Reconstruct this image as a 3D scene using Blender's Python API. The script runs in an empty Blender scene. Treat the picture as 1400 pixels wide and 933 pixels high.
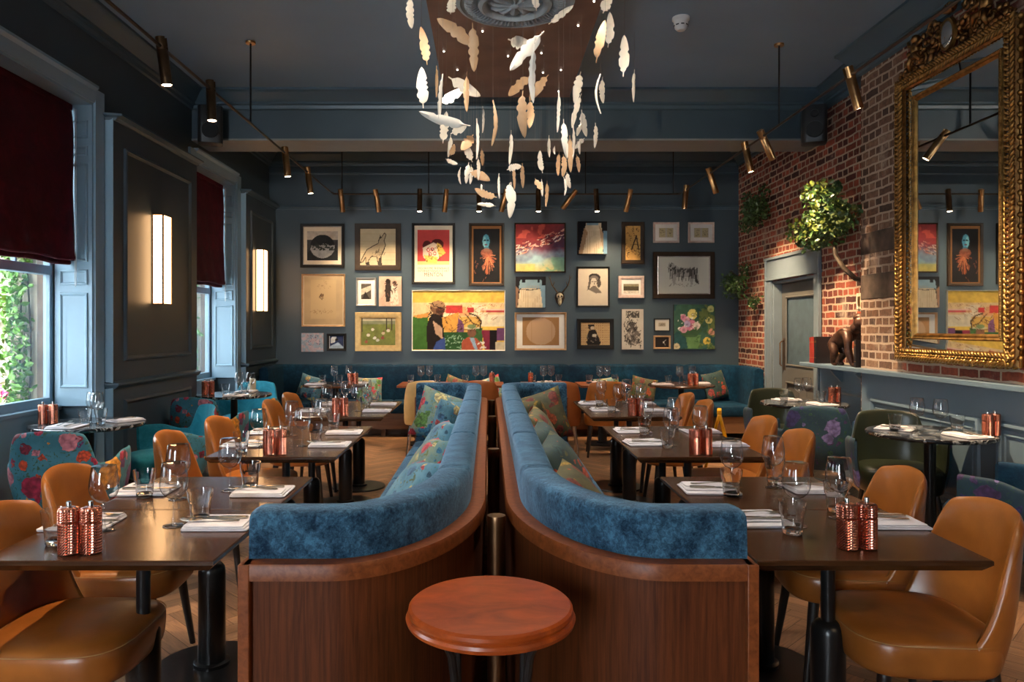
import bpy, math, random
import numpy as np
from mathutils import Vector, Matrix
R = math.radians
PI = math.pi
SC = bpy.context.scene
COL = SC.collection
rnd = random.Random(7)

# ------------------------------------------------------------------ mesh builder
class MB:
    def __init__(self):
        self.v = []; self.f = []
    def add(self, vs, fs):
        o = len(self.v)
        self.v.extend([tuple(p) for p in vs])
        self.f.extend([tuple(i + o for i in f) for f in fs])
        return self
    def box(self, x0, y0, z0, x1, y1, z1):
        vs = [(x0,y0,z0),(x1,y0,z0),(x1,y1,z0),(x0,y1,z0),(x0,y0,z1),(x1,y0,z1),(x1,y1,z1),(x0,y1,z1)]
        return self.add(vs, [(0,3,2,1),(4,5,6,7),(0,1,5,4),(1,2,6,5),(2,3,7,6),(3,0,4,7)])
    def tube(self, pts, radii, n=10, cap=True):
        pts = [Vector(p) for p in pts]
        if not hasattr(radii, '__len__'): radii = [radii]*len(pts)
        rings = []; prev = None
        for i, p in enumerate(pts):
            t = (pts[min(i+1,len(pts)-1)] - pts[max(i-1,0)])
            if t.length < 1e-9: t = Vector((0,0,1))
            t.normalize()
            if prev is None:
                a = Vector((0,0,1)) if abs(t.z) < .9 else Vector((1,0,0))
                u = t.cross(a).normalized()
            else:
                u = prev - t*prev.dot(t)
                u = u.normalized() if u.length > 1e-6 else t.orthogonal().normalized()
            prev = u; w = t.cross(u)
            rings.append([p + (u*math.cos(2*PI*k/n) + w*math.sin(2*PI*k/n))*radii[i] for k in range(n)])
        vs = [q for r in rings for q in r]; fs = []
        for i in range(len(rings)-1):
            for k in range(n):
                a = i*n+k; b = i*n+(k+1)%n
                fs.append((a, b, b+n, a+n))
        if cap:
            fs.append(tuple(range(n-1,-1,-1))); m = (len(rings)-1)*n
            fs.append(tuple(range(m, m+n)))
        return self.add(vs, fs)
    def lathe(self, prof, n=24, c=(0,0,0), closed=False):
        vs = []; fs = []
        for (r, z) in prof:
            for k in range(n):
                a = 2*PI*k/n
                vs.append((c[0]+r*math.cos(a), c[1]+r*math.sin(a), c[2]+z))
        m = len(prof)
        for i in range(m if closed else m-1):
            for k in range(n):
                a = i*n+k; b = i*n+(k+1)%n; j = ((i+1)%m)*n
                fs.append((a, b, j+(k+1)%n, j+k))
        if not closed:
            if prof[0][0] > 1e-6: fs.append(tuple(range(n-1,-1,-1)))
            if prof[-1][0] > 1e-6: fs.append(tuple(range((m-1)*n, m*n)))
        return self.add(vs, fs)
    def sweep(self, path, prof, cap=True, shrink=None):
        """path: plan points; prof: closed list of (inward offset, z)"""
        P = [Vector((p[0],p[1])) for p in path]; m = len(prof); vs = []; fs = []
        for i, p in enumerate(P):
            t = P[min(i+1,len(P)-1)] - P[max(i-1,0)]; t.normalize()
            if 0 < i < len(P)-1:
                a = (P[i]-P[i-1]).normalized(); b = (P[i+1]-P[i]).normalized()
                k = 1/max(.5, math.sqrt(max(1e-6,(1+a.dot(b))/2)))
            else: k = 1
            nn = Vector((-t.y, t.x))*k
            for j, (n_, z) in enumerate(prof):
                s = shrink(i, j) if shrink else (0,0)
                q = p + nn*(n_+s[0]); vs.append((q.x, q.y, z+s[1]))
        for i in range(len(P)-1):
            for j in range(m):
                a = i*m+j; b = i*m+(j+1)%m
                fs.append((a, b, b+m, a+m))
        if cap:
            fs.append(tuple(range(m-1,-1,-1))); o = (len(P)-1)*m
            fs.append(tuple(range(o, o+m)))
        return self.add(vs, fs)
    def prism(self, poly, z0, z1):
        n = len(poly)
        vs = [(p[0],p[1],z0) for p in poly] + [(p[0],p[1],z1) for p in poly]
        fs = [tuple(range(n-1,-1,-1)), tuple(range(n,2*n))]
        fs += [(i,(i+1)%n,n+(i+1)%n,n+i) for i in range(n)]
        return self.add(vs, fs)
    def grid(self, rows, close_u=False):
        m = len(rows[0]); vs = [p for r in rows for p in r]; fs = []
        for i in range(len(rows)-1):
            for j in range(m if close_u else m-1):
                fs.append((i*m+j, i*m+(j+1)%m, (i+1)*m+(j+1)%m, (i+1)*m+j))
        return self.add(vs, fs)
    def ball(self, c, r, nu=10, nv=6):
        if not hasattr(r, '__len__'): r = (r,r,r)
        vs = [(c[0],c[1],c[2]-r[2])]; fs = []
        for i in range(1, nv):
            t = PI*i/nv
            for k in range(nu):
                a = 2*PI*k/nu
                vs.append((c[0]+r[0]*math.sin(t)*math.cos(a), c[1]+r[1]*math.sin(t)*math.sin(a), c[2]-r[2]*math.cos(t)))
        vs.append((c[0],c[1],c[2]+r[2])); L = len(vs)-1
        for k in range(nu):
            fs.append((0, 1+(k+1)%nu, 1+k)); fs.append((L, L-nu+k, L-nu+(k+1)%nu))
        for i in range(nv-2):
            for k in range(nu):
                a = 1+i*nu+k; b = 1+i*nu+(k+1)%nu
                fs.append((a, b, b+nu, a+nu))
        return self.add(vs, fs)
    def rbox(self, x0, y0, x1, y1, z0, z1, r=.05, e=.015, n=6):
        """rounded-corner slab with soft top and bottom edges"""
        def ring(ins, z):
            out = []; rr = max(r-ins, .004)
            for (cx, cy, a0) in ((x1-r,y1-r,0),(x0+r,y1-r,90),(x0+r,y0+r,180),(x1-r,y0+r,270)):
                for k in range(n+1):
                    a = R(a0+90*k/n); out.append((cx+rr*math.cos(a), cy+rr*math.sin(a), z))
            return out
        rows = [ring(e, z0), ring(e*.3, z0+e*.3), ring(0, z0+e), ring(0, z1-e), ring(e*.3, z1-e*.3), ring(e, z1)]
        self.grid(rows, True)
        m = len(rows[0]); o = len(self.v)-6*m
        self.f.append(tuple(o+i for i in range(m-1,-1,-1))); self.f.append(tuple(o+5*m+i for i in range(m)))
        return self
    def xf(self, M):
        self.v = [tuple(M @ Vector(p)) for p in self.v]; return self
    def mirror(self, x2):
        self.v = [(x2-p[0], p[1], p[2]) for p in self.v]; self.f = [tuple(reversed(f)) for f in self.f]; return self
    def build(self, name, mat, parent=None, smooth=True, bevel=0, sub=0, angle=35, loc=None, seg=2):
        me = bpy.data.meshes.new(name); me.from_pydata(self.v, [], self.f); me.validate(); me.update()
        if smooth:
            me.polygons.foreach_set('use_smooth', [True]*len(me.polygons))
            if angle: me.set_sharp_from_angle(angle=R(angle))
        if mat: me.materials.append(mat)
        o = bpy.data.objects.new(name, me); COL.objects.link(o)
        if parent: o.parent = parent
        if loc: o.location = loc
        if bevel:
            b = o.modifiers.new('bevel','BEVEL'); b.width = bevel; b.segments = seg; b.limit_method = 'ANGLE'; b.angle_limit = R(40)
        if sub:
            s = o.modifiers.new('sub','SUBSURF'); s.levels = sub; s.render_levels = sub
        return o

def tag(o, label, cat, group=None, kind=None):
    o['label'] = label; o['category'] = cat
    if group: o['group'] = group
    if kind: o['kind'] = kind
    return o
def thing(name, label, cat, loc=(0,0,0), rz=0, group=None):
    o = bpy.data.objects.new(name, None); COL.objects.link(o)
    o.empty_display_size = .05
    o.location = loc; o.rotation_euler = (0,0,rz)
    return tag(o, label, cat, group)
def struct(o):
    o['kind'] = 'structure'; return o
KIDS = {}
def dup(root, loc, rz=0, label=None, group=None, scale=None):
    def cp(o, par):
        c = o.copy(); COL.objects.link(c); c.parent = par
        for ch in list(o.children): cp(ch, c)
        return c
    r = cp(root, None); r.location = loc; r.rotation_euler = (0,0,rz)
    if label: r['label'] = label
    if group: r['group'] = group
    if scale: r.scale = scale
    return r
class Proto:
    """first call moves the prototype itself, later calls copy it"""
    def __init__(self, make): self.make = make; self.root = None
    def __call__(self, loc, rz, label, group=None, scale=None):
        if self.root is None:
            r = self.root = self.make(); r.location = loc; r.rotation_euler = (0,0,rz); r['label'] = label
            if group: r['group'] = group
            if scale: r.scale = scale
            return r
        return dup(self.root, loc, rz, label, group, scale)

# ------------------------------------------------------------------ materials
def srgb(r, g=None, b=None):
    if g is None: r, g, b = r
    f = lambda c: (c/255/12.92) if c/255 <= .04045 else ((c/255+.055)/1.055)**2.4
    return (f(r), f(g), f(b), 1)
def newmat(name):
    m = bpy.data.materials.new(name); m.use_nodes = True
    nt = m.node_tree; b = nt.nodes['Principled BSDF']
    return m, nt, b
def N(nt, typ, **kw):
    n = nt.nodes.new(typ)
    for k, v in kw.items():
        if hasattr(n, k) and not k[0].isupper(): setattr(n, k, v)
        else: n.inputs[k.replace('_',' ')].default_value = v
    return n
def ramp(nt, stops):
    n = nt.nodes.new('ShaderNodeValToRGB'); e = n.color_ramp.elements
    while len(e) < len(stops): e.new(.5)
    for i, (p, c) in enumerate(stops):
        e[i].position = p; e[i].color = c if len(c) == 4 else (*c, 1)
    return n
def coords(nt, scale=(1,1,1), rot=(0,0,0), out='Object'):
    tc = nt.nodes.new('ShaderNodeTexCoord'); mp = nt.nodes.new('ShaderNodeMapping')
    mp.inputs['Scale'].default_value = scale; mp.inputs['Rotation'].default_value = rot
    nt.links.new(tc.outputs[out], mp.inputs['Vector']); return mp.outputs['Vector']
def bump(nt, b, h, strength=.3, dist=.01):
    n = nt.nodes.new('ShaderNodeBump'); n.inputs['Strength'].default_value = strength; n.inputs['Distance'].default_value = dist
    nt.links.new(h, n.inputs['Height']); nt.links.new(n.outputs['Normal'], b.inputs['Normal']); return n
def pmat(name, c, rough=.5, metal=0, var=.12, nscale=9, bmp=0, spec=.5, coat=0):
    """plain paint / leather / metal with a little mottling"""
    m, nt, b = newmat(name)
    nz = N(nt, 'ShaderNodeTexNoise', Scale=nscale, Detail=4.0)
    nt.links.new(coords(nt), nz.inputs['Vector'])
    rp = ramp(nt, [(.3, tuple(x*(1-var) for x in c[:3])), (.7, tuple(min(1,x*(1+var)) for x in c[:3]))])
    nt.links.new(nz.outputs['Fac'], rp.inputs['Fac']); nt.links.new(rp.outputs['Color'], b.inputs['Base Color'])
    b.inputs['Roughness'].default_value = rough; b.inputs['Metallic'].default_value = metal
    b.inputs['Specular IOR Level'].default_value = spec
    if coat: b.inputs['Coat Weight'].default_value = coat; b.inputs['Coat Roughness'].default_value = .15
    if bmp:
        n2 = N(nt, 'ShaderNodeTexNoise', Scale=nscale*12, Detail=3.0); nt.links.new(coords(nt), n2.inputs['Vector'])
        bump(nt, b, n2.outputs['Fac'], bmp, .003)
    return m
def wood(name, c1, c2, rough=.4, stretch=(3,30,30), coat=0, bmp=.08, uv=False, spec=.5):
    m, nt, b = newmat(name); b.inputs['Specular IOR Level'].default_value = spec
    v = coords(nt, stretch, out='UV' if uv else 'Object')
    nz = N(nt, 'ShaderNodeTexNoise', Scale=1.6, Detail=8.0, Roughness=.65, Distortion=.6); nt.links.new(v, nz.inputs['Vector'])
    rp = ramp(nt, [(.28, c1), (.5, tuple((a+b_)/2 for a, b_ in zip(c1, c2))), (.72, c2)])
    nt.links.new(nz.outputs['Fac'], rp.inputs['Fac']); b.inputs['Roughness'].default_value = rough
    nt.links.new(rp.outputs['Color'], b.inputs['Base Color'])
    if coat: b.inputs['Coat Weight'].default_value = coat; b.inputs['Coat Roughness'].default_value = .12
    bump(nt, b, nz.outputs['Fac'], bmp, .004)
    m['rp'] = rp.name
    return m
def velvet(name, dark, light, scale=14, rough=.7, sheen=.35, sheen_tint=(.5,.75,1,1), lo=.40, hi=.62):
    """pile fabric with brushed light and dark patches"""
    m, nt, b = newmat(name); L = nt.links.new
    v = coords(nt)
    n1 = N(nt, 'ShaderNodeTexNoise', Scale=scale, Detail=9.0, Roughness=.78, Distortion=.5); L(v, n1.inputs['Vector'])
    n2 = N(nt, 'ShaderNodeTexNoise', Scale=scale*.2, Detail=2.0); L(v, n2.inputs['Vector'])
    a_ = N(nt, 'ShaderNodeMath', operation='MULTIPLY'); a_.inputs[1].default_value = .65; L(n1.outputs['Fac'], a_.inputs[0])
    ad = N(nt, 'ShaderNodeMath', operation='MULTIPLY_ADD'); ad.inputs[1].default_value = .35; L(n2.outputs['Fac'], ad.inputs[0]); L(a_.outputs[0], ad.inputs[2])
    rp = ramp(nt, [(lo, dark), ((lo+hi)/2, tuple(p*.65+q*.35 for p, q in zip(dark, light))), (hi, light)])
    L(ad.outputs[0], rp.inputs['Fac']); L(rp.outputs['Color'], b.inputs['Base Color'])
    b.inputs['Roughness'].default_value = rough; b.inputs['Specular IOR Level'].default_value = .15
    b.inputs['Sheen Weight'].default_value = sheen; b.inputs['Sheen Roughness'].default_value = .3; b.inputs['Sheen Tint'].default_value = sheen_tint
    bump(nt, b, n1.outputs['Fac'], .5, .008)
    return m
def floral(name, base, base2, blooms, leaf, scale=5.5, rough=.7, amount=.5):
    """printed flower fabric: large and small blossoms with petals over leaves"""
    m, nt, b = newmat(name); L = nt.links.new
    v = coords(nt)
    ds = N(nt, 'ShaderNodeTexNoise', Scale=scale*3, Detail=3.0); L(v, ds.inputs['Vector'])
    mixv = N(nt, 'ShaderNodeVectorMath', operation='MULTIPLY_ADD'); mixv.inputs[1].default_value = (.35/scale,)*3
    L(ds.outputs['Color'], mixv.inputs[0]); L(v, mixv.inputs[2])
    n3 = N(nt, 'ShaderNodeTexNoise', Scale=scale*1.2, Detail=3.0); L(v, n3.inputs['Vector'])
    br = ramp(nt, [(.38, base), (.62, base2)]); L(n3.outputs['Fac'], br.inputs['Fac'])
    n4 = N(nt, 'ShaderNodeTexNoise', Scale=scale*4.5, Detail=4.0, Distortion=2.0); L(v, n4.inputs['Vector'])
    lf = ramp(nt, [(.60,(0,0,0)), (.63,(1,1,1))]); L(n4.outputs['Fac'], lf.inputs['Fac'])
    m1 = N(nt, 'ShaderNodeMix', data_type='RGBA'); m1.inputs[7].default_value = leaf
    L(lf.outputs['Color'], m1.inputs[0]); L(br.outputs['Color'], m1.inputs[6])
    col = m1.outputs[2]
    for k, (sc_, am, sh) in enumerate(((scale*2.3, amount*.8, .31), (scale, amount, 0))):
        vo = N(nt, 'ShaderNodeTexVoronoi', Scale=sc_); L(mixv.outputs[0], vo.inputs['Vector'])
        pv = N(nt, 'ShaderNodeTexVoronoi', Scale=sc_*5); L(mixv.outputs[0], pv.inputs['Vector'])
        sep = N(nt, 'ShaderNodeSeparateColor'); L(vo.outputs['Color'], sep.inputs[0])
        st = blooms[k:]+blooms[:k]
        hue = ramp(nt, [(.15+.7*i/max(1,len(st)-1) if i else 0, c) for i, c in enumerate(st)]); hue.color_ramp.interpolation = 'CONSTANT'
        L(sep.outputs[1], hue.inputs['Fac'])
        shade = ramp(nt, [(.0,(1.5,1.35,.9)), (.3,(1,1,1)), (.8,(.30,.26,.3))]); L(pv.outputs['Distance'], shade.inputs['Fac'])
        mul = N(nt, 'ShaderNodeMix', data_type='RGBA', blend_type='MULTIPLY'); mul.inputs[0].default_value = .85
        L(hue.outputs['Color'], mul.inputs[6]); L(shade.outputs['Color'], mul.inputs[7])
        size = N(nt, 'ShaderNodeMath', operation='MULTIPLY'); size.inputs[1].default_value = am; L(sep.outputs[0], size.inputs[0])
        lt = N(nt, 'ShaderNodeMath', operation='LESS_THAN'); L(vo.outputs['Distance'], lt.inputs[0]); L(size.outputs[0], lt.inputs[1])
        m2 = N(nt, 'ShaderNodeMix', data_type='RGBA'); L(lt.outputs[0], m2.inputs[0]); L(col, m2.inputs[6]); L(mul.outputs[2], m2.inputs[7]); col = m2.outputs[2]
    L(col, b.inputs['Base Color']); b.inputs['Roughness'].default_value = rough
    b.inputs['Sheen Weight'].default_value = .04
    return m
def emis(name, c, s):
    m, nt, b = newmat(name)
    b.inputs['Base Color'].default_value = c; b.inputs['Emission Color'].default_value = c; b.inputs['Emission Strength'].default_value = s
    return m
def thin_glass(name, tint=(.97,.98,.98,1), edge=(.55,.6,.63,1), base=.05, rough=.02):
    m, nt, b = newmat(name); nt.nodes.remove(b); L = nt.links.new
    out = [n for n in nt.nodes if n.type == 'OUTPUT_MATERIAL'][0]
    lw = N(nt, 'ShaderNodeLayerWeight', Blend=.5)
    pw = N(nt, 'ShaderNodeMath', operation='POWER'); pw.inputs[1].default_value = 2.6; L(lw.outputs['Facing'], pw.inputs[0])
    ma = N(nt, 'ShaderNodeMath', operation='MULTIPLY_ADD'); ma.inputs[1].default_value = .75; ma.inputs[2].default_value = base; L(pw.outputs[0], ma.inputs[0])
    tr = N(nt, 'ShaderNodeBsdfTransparent'); cm = N(nt, 'ShaderNodeMix', data_type='RGBA'); cm.inputs[6].default_value = tint; cm.inputs[7].default_value = edge
    L(pw.outputs[0], cm.inputs[0]); L(cm.outputs[2], tr.inputs['Color'])
    gl = N(nt, 'ShaderNodeBsdfGlossy', Roughness=rough)
    mx = N(nt, 'ShaderNodeMixShader'); L(ma.outputs[0], mx.inputs[0]); L(tr.outputs[0], mx.inputs[1]); L(gl.outputs[0], mx.inputs[2])
    L(mx.outputs[0], out.inputs['Surface']); return m
def attrmat(name, attr='col', rough=.55, coat=0, noise=0):
    m, nt, b = newmat(name)
    a = nt.nodes.new('ShaderNodeAttribute'); a.attribute_name = attr
    if noise:
        nz = N(nt, 'ShaderNodeTexNoise', Scale=noise, Detail=6.0, Roughness=.7); nt.links.new(coords(nt), nz.inputs['Vector'])
        rp = ramp(nt, [(.25,(.6,.6,.6)),(.75,(1.25,1.25,1.25))]); nt.links.new(nz.outputs['Fac'], rp.inputs['Fac'])
        mu = N(nt, 'ShaderNodeMix', data_type='RGBA', blend_type='MULTIPLY'); mu.inputs[0].default_value = .7
        nt.links.new(a.outputs['Color'], mu.inputs[6]); nt.links.new(rp.outputs['Color'], mu.inputs[7]); nt.links.new(mu.outputs[2], b.inputs['Base Color'])
    else: nt.links.new(a.outputs['Color'], b.inputs['Base Color'])
    b.inputs['Specular IOR Level'].default_value = .2
    b.inputs['Roughness'].default_value = rough
    if coat: b.inputs['Coat Weight'].default_value = coat; b.inputs['Coat Roughness'].default_value = .08
    return m

M = {}
PAINT = (.043,.066,.084,1)
M['paint'] = pmat('slate_blue_paint', PAINT, .42, var=.05, nscale=3)
M['paint_trim'] = pmat('slate_blue_trim_paint', (.052,.088,.115,1), .35, var=.04, nscale=3)
M['ceiling'] = pmat('slate_ceiling_paint', (.19,.28,.375,1), .5, var=.05, nscale=1.5)
M['reveal'] = pmat('window_joinery_paint', (.28,.41,.50,1), .38, var=.03, nscale=4)
M['wain'] = pmat('grey_blue_wainscot_paint', (.115,.165,.205,1), .4, var=.05, nscale=3)
M['door'] = pmat('taupe_door_paint', (.085,.078,.066,1), .4, var=.05)
M['doorframe'] = pmat('grey_door_frame_paint', (.14,.17,.19,1), .4, var=.05)
M['tan'] = pmat('tan_leather', (.33,.103,.017,1), .30, var=.28, nscale=6, bmp=.12, spec=.5)
M['yellow'] = pmat('pale_yellow_leather', (.58,.36,.13,1), .42, var=.15, nscale=6, bmp=.1)
M['rust'] = pmat('rust_leather', (.30,.085,.02,1), .4, var=.15, nscale=6, bmp=.1)
M['stitch'] = pmat('tan_thread', (.42,.22,.08,1), .7)
M['black_metal'] = pmat('black_powder_coat', (.012,.011,.011,1), .28, metal=.3, var=.2)
M['black_wood'] = pmat('black_stained_leg', (.018,.013,.011,1), .35, var=.2)
M['brass'] = pmat('aged_brass', (.42,.22,.09,1), .3, metal=1, var=.2, nscale=14)
M['bronze'] = pmat('dark_bronze', (.17,.09,.045,1), .35, metal=1, var=.25, nscale=14)
M['steel'] = pmat('polished_steel', (.65,.63,.6,1), .16, metal=1, var=.05)
M['copper_panel'] = pmat('copper_leaf_panel', (.17,.098,.078,1), .5, metal=.5, var=.25, nscale=2.5)
M['velvet'] = velvet('crushed_blue_velvet', (.0028,.017,.040), (.070,.185,.285), 80, sheen=.6, lo=.395, hi=.615)
M['velvet_back'] = velvet('deep_blue_velvet', (.0015,.014,.034), (.006,.048,.090), 14, sheen=.06)
M['teal'] = velvet('teal_velvet', (.008,.13,.18), (.04,.28,.34), 6, sheen=.5)
M['green_leather'] = pmat('bottle_green_leather', (.011,.014,.007,1), .28, var=.25, nscale=6, bmp=.1)
BL = [srgb(120,25,45), srgb(205,75,40), srgb(225,150,50), srgb(170,40,70), srgb(200,120,130), srgb(95,40,95)]
M['floral'] = floral('floral_print_velvet', (.022,.13,.17,1), (.045,.19,.24,1), BL, (.03,.08,.04,1), 5.5, amount=.66)
M['floral_dark'] = floral('dark_floral_print_velvet', (.005,.026,.045,1), (.010,.042,.062,1), [srgb(50,45,95), srgb(70,45,90), srgb(40,80,60), srgb(110,100,150)], (.012,.05,.035,1), 6.5, amount=.58)
M['cush1'] = floral('pink_green_cushion_print', (.10,.22,.25,1), (.25,.30,.20,1), [srgb(215,80,90), srgb(190,60,70), srgb(215,200,140), srgb(90,130,60), srgb(60,120,150)], (.15,.18,.05,1), 9, amount=.75)
M['cush2'] = floral('blue_cushion_print', (.05,.16,.23,1), (.12,.26,.33,1), [srgb(70,110,140), srgb(180,70,70), srgb(200,180,120), srgb(40,80,100)], (.07,.10,.05,1), 9, amount=.6)
M['cush3'] = floral('olive_cushion_print', (.05,.055,.025,1), (.10,.09,.035,1), [srgb(170,80,40), srgb(150,120,40), srgb(120,45,35), srgb(70,80,40)], (.09,.07,.02,1), 10, amount=.7)
M['cush4'] = floral('dark_green_cushion_print', (.012,.035,.04,1), (.03,.06,.05,1), [srgb(190,80,50), srgb(90,90,50), srgb(40,70,70), srgb(150,60,60)], (.03,.05,.02,1), 9, amount=.6)
M['table'] = wood('dark_walnut_top', (.008,.0033,.0014), (.085,.033,.0125), .2, (1.6,15,15), coat=.0)
M['table_edge'] = wood('walnut_edge', (.035,.014,.007), (.15,.07,.032), .4, (4,30,30))
M['shell'] = wood('red_oak_panel', (.042,.0095,.0025), (.135,.034,.008), .55, (60,60,2.2), bmp=.05, spec=.2)
M['cap'] = wood('oak_cap_rail', (.115,.027,.006), (.26,.07,.017), .42, (30,30,30), spec=.3)
M['plinth'] = wood('oak_plinth', (.10,.045,.02), (.20,.095,.042), .45, (2,30,30))
M['stool'] = wood('worn_mahogany', (.15,.020,.003), (.48,.085,.010), .3, (4,9,9), coat=.2)
M['glass'] = thin_glass('clear_glass', (.98,.985,.985,1), (.62,.66,.68,1), .125, .012)
def real_glass(name):
    m, nt, b = newmat(name); b.inputs['Base Color'].default_value = (.97,.985,.99,1); b.inputs['Transmission Weight'].default_value = 1; b.inputs['IOR'].default_value = 1.46; b.inputs['Roughness'].default_value = .0
    return m
M['tglass'] = real_glass('thick_clear_glass')
M['pane'] = thin_glass('window_pane', (.98,.99,.99,1), (.9,.95,.95,1), .02)
M['napkin'] = pmat('white_linen', (.58,.54,.555,1), .85, var=.04, nscale=30, bmp=.1)
M['cutlery'] = pmat('warm_steel_cutlery', (.62,.56,.46,1), .2, metal=1, var=.05)
M['red'] = velvet('burgundy_velvet', (.045,.0015,.008), (.12,.005,.016), 6, sheen=.1, sheen_tint=(1,.5,.5,1))
M['gold'] = pmat('gilt', (.36,.19,.055,1), .36, metal=1, var=.5, nscale=22)
M['gold_dark'] = pmat('dark_antique_gilt', (.25,.12,.04,1), .38, metal=1, var=.5, nscale=30)
M['mirror'] = pmat('mirror_silver', (.86,.88,.86,1), .01, metal=1, var=0.01)
M['white'] = pmat('white_plastic', (.75,.75,.73,1), .4, var=.03)
M['black_plastic'] = pmat('black_plastic', (.012,.012,.013,1), .45, var=.1)
M['ivory'] = pmat('ivory_porcelain', (.80,.72,.60,1), .5, var=.06, nscale=20)
M['shadefeather'] = pmat('shaded_porcelain_tone', (.52,.32,.17,1), .5, var=.1, nscale=20)  # same porcelain, the warm shade on turned feathers put into the colour
M['wire'] = pmat('thin_wire', (.25,.22,.2,1), .4, metal=.8)
M['rose'] = pmat('dark_plaster_rose', (.22,.27,.31,1), .45, var=.1)
M['leaf'] = pmat('dark_green_leaf', (.03,.068,.012,1), .45, var=.5, nscale=14)
M['leaf_lit'] = pmat('lit_leaf_tone', (.085,.105,.012,1), .45, var=.5, nscale=14)  # same leaf, the spotlight falling on it put into the colour
M['ivy'] = pmat('ivy_leaf', (.14,.30,.045,1), .5, var=.55, nscale=16)
M['ivy_dry'] = pmat('dry_ivy_leaf', (.45,.38,.26,1), .6, var=.4, nscale=16)
M['petal'] = pmat('magenta_petal', (.55,.03,.16,1), .6, var=.3)
M['twig'] = pmat('brown_bark', (.06,.035,.018,1), .8, var=.4, nscale=30, bmp=.3)
M['stone'] = pmat('cream_stone', (.55,.47,.36,1), .8, var=.15, nscale=6, bmp=.2)
M['timber'] = pmat('weathered_brown_timber', (.16,.10,.065,1), .7, var=.25, nscale=8)
M['render'] = pmat('white_render', (.78,.78,.78,1), .9, var=.04, nscale=2)
M['bronze_statue'] = pmat('bronze_patina', (.075,.032,.018,1), .38, metal=.5, var=.5, nscale=30, bmp=.3)
M['book_red'] = pmat('red_cloth_cover', (.30,.025,.015,1), .6, var=.1)
M['book_black'] = pmat('black_cover', (.012,.010,.012,1), .4, var=.1)
M['paper'] = pmat('paper_block', (.6,.5,.36,1), .9)
M['sign'] = pmat('yellow_plastic_sign', (.85,.42,.01,1), .35, var=.05)
M['candle'] = pmat('cream_wax', (.72,.62,.42,1), .5, var=.03)
M['sconce'] = emis('lit_diffuser', (1,.56,.25,1), 10)
M['lens'] = emis('lit_lens', (1,.82,.58,1), 40)
M['pin'] = emis('pin_light', (1,.93,.82,1), 6)
M['skull'] = pmat('bone', (.50,.42,.28,1), .6, var=.3, nscale=30)
M['cavity'] = pmat('dark_cavity', (.004,.004,.004,1), .9)
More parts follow.
